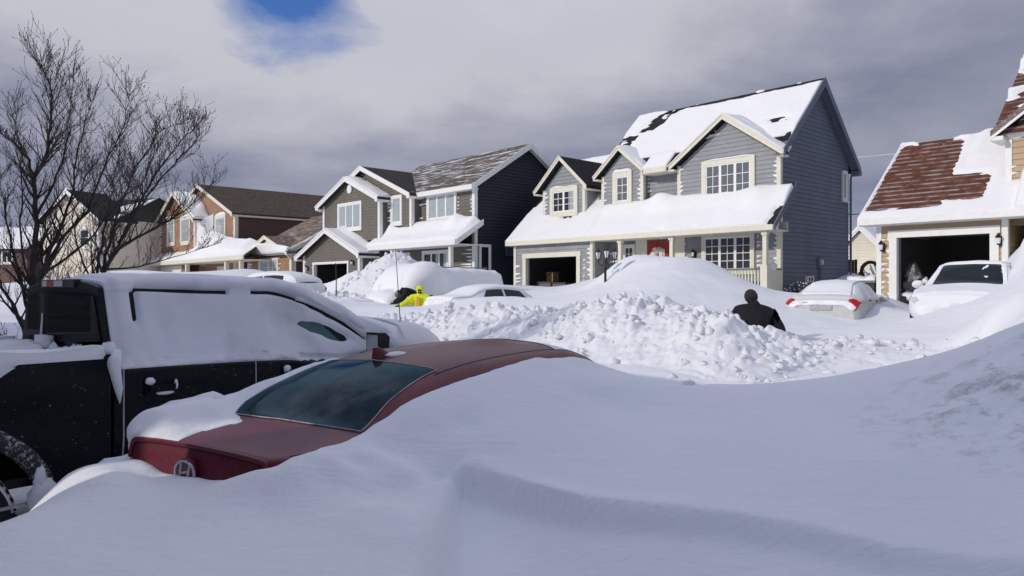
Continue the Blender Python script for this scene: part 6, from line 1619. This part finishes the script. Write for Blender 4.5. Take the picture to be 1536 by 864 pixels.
def person(label, loc, rz, J, jacket, hat, hatm, extra=None):
    """J: joints in metres, person faces local +x"""
    root = thing('person', label, 'person', loc, rz)
    N = ['pelvis', 'spine', 'chest', 'neck', 'head', 'lhip', 'lknee', 'lank', 'ltoe', 'rhip', 'rknee', 'rank', 'rtoe', 'lsh', 'lel', 'lwr', 'rsh', 'rel', 'rwr']
    RR = dict(pelvis=.15, spine=.14, chest=.14, neck=.055, head=.09, lhip=.1, lknee=.065, lank=.045, ltoe=.04, lsh=.06, lel=.036, lwr=.03)
    rad = [RR.get(n, RR.get('l'+n[1:])) for n in N]; idx = {n: i for i, n in enumerate(N)}
    ed = [('pelvis', 'spine'), ('spine', 'chest'), ('chest', 'neck'), ('neck', 'head')]+[(a, b) for s in 'lr' for a, b in (('pelvis', s+'hip'), (s+'hip', s+'knee'), (s+'knee', s+'ank'), (s+'ank', s+'toe'), ('chest', s+'sh'), (s+'sh', s+'el'), (s+'el', s+'wr'))]
    Vs = [Vector(J[n]) for n in N]
    skin('body', Vs, [(idx[a], idx[b]) for a, b in ed], rad, jacket, root)
    sub = lambda names: ([Vector(J[n]) for n in names])
    jn = ['pelvis', 'spine', 'chest', 'neck', 'lsh', 'lel', 'lwr', 'rsh', 'rel', 'rwr']; ji = {n: i for i, n in enumerate(jn)}
    jr = [(.2, .17), (.2, .17), (.215, .17), (.115, .115), .125, .1, .075, .125, .1, .075]
    je = [('pelvis', 'spine'), ('spine', 'chest'), ('chest', 'neck')]+[(a, b) for s in 'lr' for a, b in (('chest', s+'sh'), (s+'sh', s+'el'), (s+'el', s+'wr'))]
    skin('jacket', sub(jn), [(ji[a], ji[b]) for a, b in je], jr, jacket, root)
    tn = ['pelvis', 'lhip', 'lknee', 'lank', 'rhip', 'rknee', 'rank']; ti = {n: i for i, n in enumerate(tn)}
    skin('trousers', sub(tn), [(ti[a], ti[b]) for s in 'lr' for a, b in (('pelvis', s+'hip'), (s+'hip', s+'knee'), (s+'knee', s+'ank'))], [.17, .115, .085, .07, .115, .085, .07], M['trousers'], root)
    h = Vector(J['head']); n = Vector(J['neck']); up = (h-n).normalized(); fw = Vector(J.get('look', (1, 0, 0))); fw = (fw-up*fw.dot(up)).normalized(); sd = up.cross(fw); c = h+up*.05
    T = lambda a, b, d: c+fw*a+sd*b+up*d
    f = MB()
    f.ball(T(.0, 0, 0), (.085, .08, .12), 20); f.ball(T(.088, 0, -.015), (.022, .014, .024), 10)
    for s in (-1, 1): f.ball(T(-.005, s*.082, -.01), (.02, .012, .03), 8)
    f.build('face', M['skin'], root, smooth=True)
    hr = MB(); hr.ball(T(-.022, 0, -.015), (.082, .086, .118), 18); hr.build('hair', M['hair'], root, smooth=True)
    cl = MB(); cl.tube([n-up*.06, n+up*.0, n+up*.055], [.13, .105, .088], 16); cl.build('collar', jacket, root, smooth=True)
    e = MB()
    for s in (-1, 1): e.ball(T(.078, s*.032, .015), (.01, .014, .009), 8)
    e.bar(T(.082, -.025, -.06), T(.082, .025, -.06), .006, .008); e.build('eyes', M['black_metal'], root, smooth=True)
    k = MB(); P = np.zeros((14, 24, 3))
    for i in range(14):
        th = (math.pi*.66 if hat == 'beanie' else math.pi*.80)*i/13
        for j in range(24):
            a = 6.283*j/23; rr = .112 if hat == 'beanie' else .13
            x, y, z = rr*math.sin(th)*math.cos(a), rr*.95*math.sin(th)*math.sin(a), rr*1.12*math.cos(th)
            if hat == 'hood' and x > .05: x = .05+.35*(x-.05); 
            P[i, j] = T(x-.008, y, z+.012)
    k.grid(P); k.build('beanie' if hat == 'beanie' else 'hood', hatm, root, smooth=True)
    if hat == 'hood':
        mk = MB(); mk.ball(T(.03, 0, -.05), (.075, .07, .07), 14); mk.build('face_scarf', M['black_cloth'], root, smooth=True)
        gg = MB(); gg.ball(T(.05, 0, .025), (.05, .07, .035), 14); gg.build('goggles', M['black_metal'], root, smooth=True)
    # gloved hands: palm, four bent fingers and a thumb
    for s in 'lr':
        w = Vector(J[s+'wr']); d = (w-Vector(J[s+'el'])).normalized(); q = d.cross(Vector((0, 0, 1))); q = q.normalized() if q.length > .1 else Vector((0, 1, 0)); nrm = d.cross(q)
        V2 = [w, w+d*.05, w+d*.09]; E2 = [(0, 1), (1, 2)]; R2 = [.035, .042, .04]
        for fi, (o_, L) in enumerate(((-.033, .06), (-.011, .072), (.011, .068), (.033, .052))):
            b_ = len(V2); V2 += [w+d*.105+q*o_, w+d*(.105+L*.55)+q*o_-nrm*.012, w+d*(.105+L*.8)+q*o_-nrm*.045]; E2 += [(2, b_), (b_, b_+1), (b_+1, b_+2)]; R2 += [.013, .012, .010]
        b_ = len(V2); V2 += [w+d*.05+q*.05, w+d*.085+q*.066-nrm*.015]; E2 += [(1, b_), (b_, b_+1)]; R2 += [.015, .012]
        skin('glove', V2, E2, R2, M['black_cloth'], root, 1)
    for s in 'lr':
        a = Vector(J[s+'ank']); t = Vector(J[s+'toe']); b = MB(); b.tube([a+Vector((0, 0, .1)), a+Vector((0, 0, -.0)), a.lerp(t, .5)-Vector((0, 0, .02)), t-Vector((0, 0, .01))], [.075, .07, .06, .05], 10); b.build('boot', M['black_metal'], root, smooth=True)
    if extra: extra(root)
    return root
# black-coated man, seen from behind, stooping to the right with a shovel
p = W(1132, 447, 11.9)
J1 = dict(pelvis=(-.08, 0, .86), spine=(-.04, 0, 1.06), chest=(.07, 0, 1.32), neck=(.15, .0, 1.50), head=(.20, .02, 1.59), lhip=(-.06, .11, .84), lknee=(.06, .15, .46), lank=(-.04, .17, .08), ltoe=(.14, .18, .04),
          rhip=(-.06, -.11, .84), rknee=(.14, -.16, .47), rank=(.04, -.18, .08), rtoe=(.22, -.19, .04), lsh=(.1, .25, 1.39), lel=(.14, .36, 1.16), lwr=(.34, .28, .98), rsh=(.1, -.25, 1.35), rel=(.06, -.42, 1.08), rwr=(.26, -.36, .82), look=(1, -.1, -.25))
z0 = CAMZ-(434-HYP)/FL*11.9-1.765
def shovel_for(root): pass
MAN = person('man in black coat and dark beanie seen from behind, waist deep by the silver sedan', (p.x, p.y, z0), R(78), J1, M['black_cloth'], 'beanie', M['beanie'])
sh = MB(); mp = Matrix.Translation((p.x, p.y, z0))@Matrix.Rotation(R(78), 4, 'Z')
a, b = mp@Vector((.36, .34, 1.0)), mp@Vector((.62, -.75, .42)); o0 = b.copy()
st = thing('snow_shovel', 'snow shovel held low by the man in the black coat', 'shovel', tuple(b), 0)
sh.tube([a-o0, b-o0], .016, 8); sh.build('shaft', M['black_metal'], st)
bl = MB(); d = (b-a).normalized(); q = d.cross(Vector((0, 0, 1))).normalized(); n_ = q.cross(d)
bl.prism([q*-.22, q*.22, q*.2+d*.34+n_*.05, q*-.2+d*.34+n_*.05], n_*.012); bl.build('blade', M['black_metal'], st)

# yellow-hooded digger facing the camera
p = W(631, 462, 23.6); z0 = CAMZ-(430-HYP)/FL*23.6-1.74
J2 = dict(pelvis=(-.02, 0, .92), spine=(.0, 0, 1.12), chest=(.04, 0, 1.34), neck=(.06, 0, 1.51), head=(.09, 0, 1.58), lhip=(0, .11, .9), lknee=(.05, .13, .48), lank=(0, .14, .08), ltoe=(.18, .15, .04), rhip=(0, -.11, .9), rknee=(.06, -.13, .48), rank=(0, -.14, .08), rtoe=(.18, -.15, .04),
          lsh=(.05, .24, 1.38), lel=(.16, .36, 1.14), lwr=(.36, .2, 1.06), rsh=(.05, -.24, 1.38), rel=(.2, -.46, 1.2), rwr=(.32, -.60, 1.14), look=(1, 0, -.15))
def panels(root):
    m = MB(); m.bar((.235, -.03, 1.42), (.22, -.06, 1.0), .1, .02, 0, (1, 0, 0)); m.build('orange_panel', M['hivis2'], root)
person('person in bright yellow hooded suit facing the street beside the buried van', (p.x, p.y, z0), R(-95), J2, M['hivis'], 'hood', M['hivis'], panels)
# bent companion in black at the hollow
p = W(616, 452, 24.6); z0 = CAMZ-(429-HYP)/FL*24.6-1.42
J3 = dict(pelvis=(-.28, 0, .92), spine=(-.12, 0, 1.12), chest=(.1, 0, 1.27), neck=(.27, 0, 1.24), head=(.36, 0, 1.18), lhip=(-.28, .11, .9), lknee=(-.1, .14, .5), lank=(-.2, .15, .08), ltoe=(-.02, .16, .04), rhip=(-.28, -.11, .9), rknee=(-.06, -.14, .5), rank=(-.12, -.15, .08), rtoe=(.06, -.16, .04),
          lsh=(.14, .25, 1.27), lel=(.3, .34, 1.02), lwr=(.52, .26, .9), rsh=(.14, -.25, 1.27), rel=(.3, -.34, 1.0), rwr=(.54, -.22, .86), look=(.6, 0, -.7))
person('person in black coat and grey hat bent over digging at the snow covered van', (p.x, p.y, z0), R(195), J3, M['black_cloth'], 'beanie', M['grey_plastic'])

sp_ = W(1199, 442, 25.0); sb = thing('dry_shrub', 'small leafless brown shrub against the slate side wall behind the silver sedan', 'shrub', (sp_.x, sp_.y, sp_.z-.1), 0)
rg = random.Random(9); m = MB(); q = MB()
for i in range(60):
    d = Vector((rg.gauss(0, .45), rg.gauss(0, .3), 1)).normalized(); L = rg.uniform(.35, .75); p0 = Vector((rg.uniform(-.25, .25), rg.uniform(-.1, .1), 0)); m.tube([p0, p0+d*L*.6, p0+d*L+Vector((rg.gauss(0, .05), 0, 0))], [.009, .006, .003], 4)
    if i % 2: q.ball(p0+d*L*rg.uniform(.4, .9), rg.uniform(.02, .045), 6, jit=.2, rg=rg)
m.build('branches', M['bark'], sb); tag(q.build('branch_snow', M['car_snow'], sb, smooth=True), kind='stuff')
# ================================================================ sky, sun, camera
w = bpy.data.worlds.new('World'); scene.world = w; t = NT(w)
sd = -SUN_D                                           # towards the sun
sky = t.n('ShaderNodeTexSky', sky_type='NISHITA', sun_disc=False, sun_elevation=R(SUN_EL), sun_rotation=math.atan2(sd.x, sd.y), air_density=1.0, dust_density=.03, ozone_density=3.0, altitude=2500)
skc = t.n('ShaderNodeVectorMath', operation='MULTIPLY', i_0=sky.outputs[0]); skc.inputs[1].default_value = (.62, .84, 1.22)
bg1 = t.n('ShaderNodeBackground', i_Color=skc.outputs[0], i_Strength=.12)
v = t.n('ShaderNodeTexCoord').outputs['Generated']
sp = t.n('ShaderNodeSeparateXYZ', i_Vector=v); x, y, z = sp.outputs
# project the direction on a cloud layer
den = t.math('ADD', t.math('MAXIMUM', z, 0.0), .22)
cl = t.n('ShaderNodeCombineXYZ', i_X=t.math('DIVIDE', x, den), i_Y=t.math('DIVIDE', y, den), i_Z=0.0).outputs[0]
n1 = t.noise(t.n('ShaderNodeMapping', i_Vector=cl, i_Location=(2.3, 1.1, 0), i_Scale=(1, 1.25, 1)).outputs[0], .85, 6, .56, .35)
n2 = t.noise(t.n('ShaderNodeMapping', i_Vector=cl, i_Location=(5.3, 4.1, 0), i_Scale=(1, 1.15, 1)).outputs[0], 1.7, 7, .55, .3)
# thickness: dark slate low down and to the right, bright in the upper middle
zz = t.math('ADD', z, t.math('MULTIPLY', t.math('SUBTRACT', n1, .5), .36))
n3 = t.noise(cl, 4.5, 8, .6, .4)
zz = t.math('ADD', zz, t.math('MULTIPLY', t.math('SUBTRACT', n3, .5), .09))
zz = t.math('SUBTRACT', zz, t.math('MULTIPLY', t.math('MAXIMUM', t.math('SUBTRACT', x, .12), 0.0), .42))
r = t.n('ShaderNodeValToRGB', i_Fac=zz); cr = r.color_ramp
cols = ((0.0, (.18, .20, .285)), (.10, (.160, .175, .26)), (.19, (.25, .262, .345)), (.29, (.44, .445, .50)), (.37, (.45, .46, .53)), (.52, (.61, .63, .755)), (.75, (.615, .64, .78)))
cr.elements[0].position = cols[0][0]; cr.elements[0].color = cols[0][1]+(1,); cr.elements[1].position = cols[1][0]; cr.elements[1].color = cols[1][1]+(1,)
for p_, c_ in cols[2:]: e = cr.elements.new(p_); e.color = c_+(1,)
cc = t.mix(t.math('MULTIPLY', t.ramp(n2, .35, .7), .3), r.outputs[0], (.55, .55, .58))
bg2 = t.n('ShaderNodeBackground', i_Color=cc, i_Strength=1.18)
# holes in the cloud: one high up left of centre, and the clear sky overhead / behind
def spot(px, py, rad, soft):
    d = Vector(((px-CXP)/FL, 1, (HYP-py)/FL)).normalized()
    dot = t.n('ShaderNodeVectorMath', operation='DOT_PRODUCT', i_0=v); dot.inputs[1].default_value = d
    a = t.math('ARCCOSINE', t.math('MINIMUM', dot.outputs['Value'], 1.0))
    return a
a1 = spot(432, -28, 0, 0)
nh = t.math('MULTIPLY', t.math('SUBTRACT', t.noise(cl, 2.6, 7, .58, .3), .5), .22)
hole = t.ramp(t.math('ADD', a1, nh), .025, .10, (1, 1, 1, 1), (0, 0, 0, 1))
clear = t.math('MULTIPLY', t.ramp(t.math('ADD', z, t.math('MULTIPLY', t.math('SUBTRACT', n1, .5), .5)), .55, .75), t.math('MULTIPLY', t.ramp(n2, .4, .65), .6))
back = t.math('MULTIPLY', t.ramp(t.math('SUBTRACT', t.math('MULTIPLY', n1, .3), y), .15, .45), t.math('MULTIPLY', t.ramp(z, .45, .65), .6))
msk = t.math('MINIMUM', t.math('ADD', t.math('ADD', hole, clear), back), 1.0)
mx = t.n('ShaderNodeMixShader', i_0=msk); t.L.new(bg2.outputs[0], mx.inputs[1]); t.L.new(bg1.outputs[0], mx.inputs[2])
o = t.n('ShaderNodeOutputWorld'); t.L.new(mx.outputs[0], o.inputs[0])

ld = bpy.data.lights.new('sun', 'SUN'); ld.energy = 2.05; ld.angle = R(.5); ld.color = (1.0, .93, .82)
lo = bpy.data.objects.new('sun', ld); COL.objects.link(lo)
dv = Vector((SUN_D.x*math.cos(R(SUN_EL)), SUN_D.y*math.cos(R(SUN_EL)), -math.sin(R(SUN_EL))))
lo.rotation_euler = dv.to_track_quat('-Z', 'Y').to_euler(); lo.location = (-20, -12, 25)
cd = bpy.data.cameras.new('camera'); cd.sensor_width = 36; cd.lens = 36*FL/1536; cd.clip_end = 3000; cd.clip_start = .05
co = bpy.data.objects.new('camera', cd); COL.objects.link(co); co.location = (0, 0, CAMZ); co.rotation_euler = (R(90), 0, 0)
scene.camera = co
vs = scene.view_settings; vs.view_transform = 'Standard'; vs.look = 'None'; vs.exposure = 0; vs.gamma = 1; vs.use_curve_mapping = False
scene.cycles.max_bounces = 8; scene.cycles.diffuse_bounces = 3; scene.cycles.transparent_max_bounces = 12
for stem_, gname in (('bare_tree', 'bare trees beside the pickup'), ('overhead_cable', 'overhead cables between the houses'), ('street_house', 'houses behind the photographer'), ('snow_heap', 'shovelled snow heaps before the olive house'), ('person', 'people digging out cars')):
    for o in scene.objects:
        if o.parent is None and o.name.split('.')[0] == stem_: o['group'] = gname
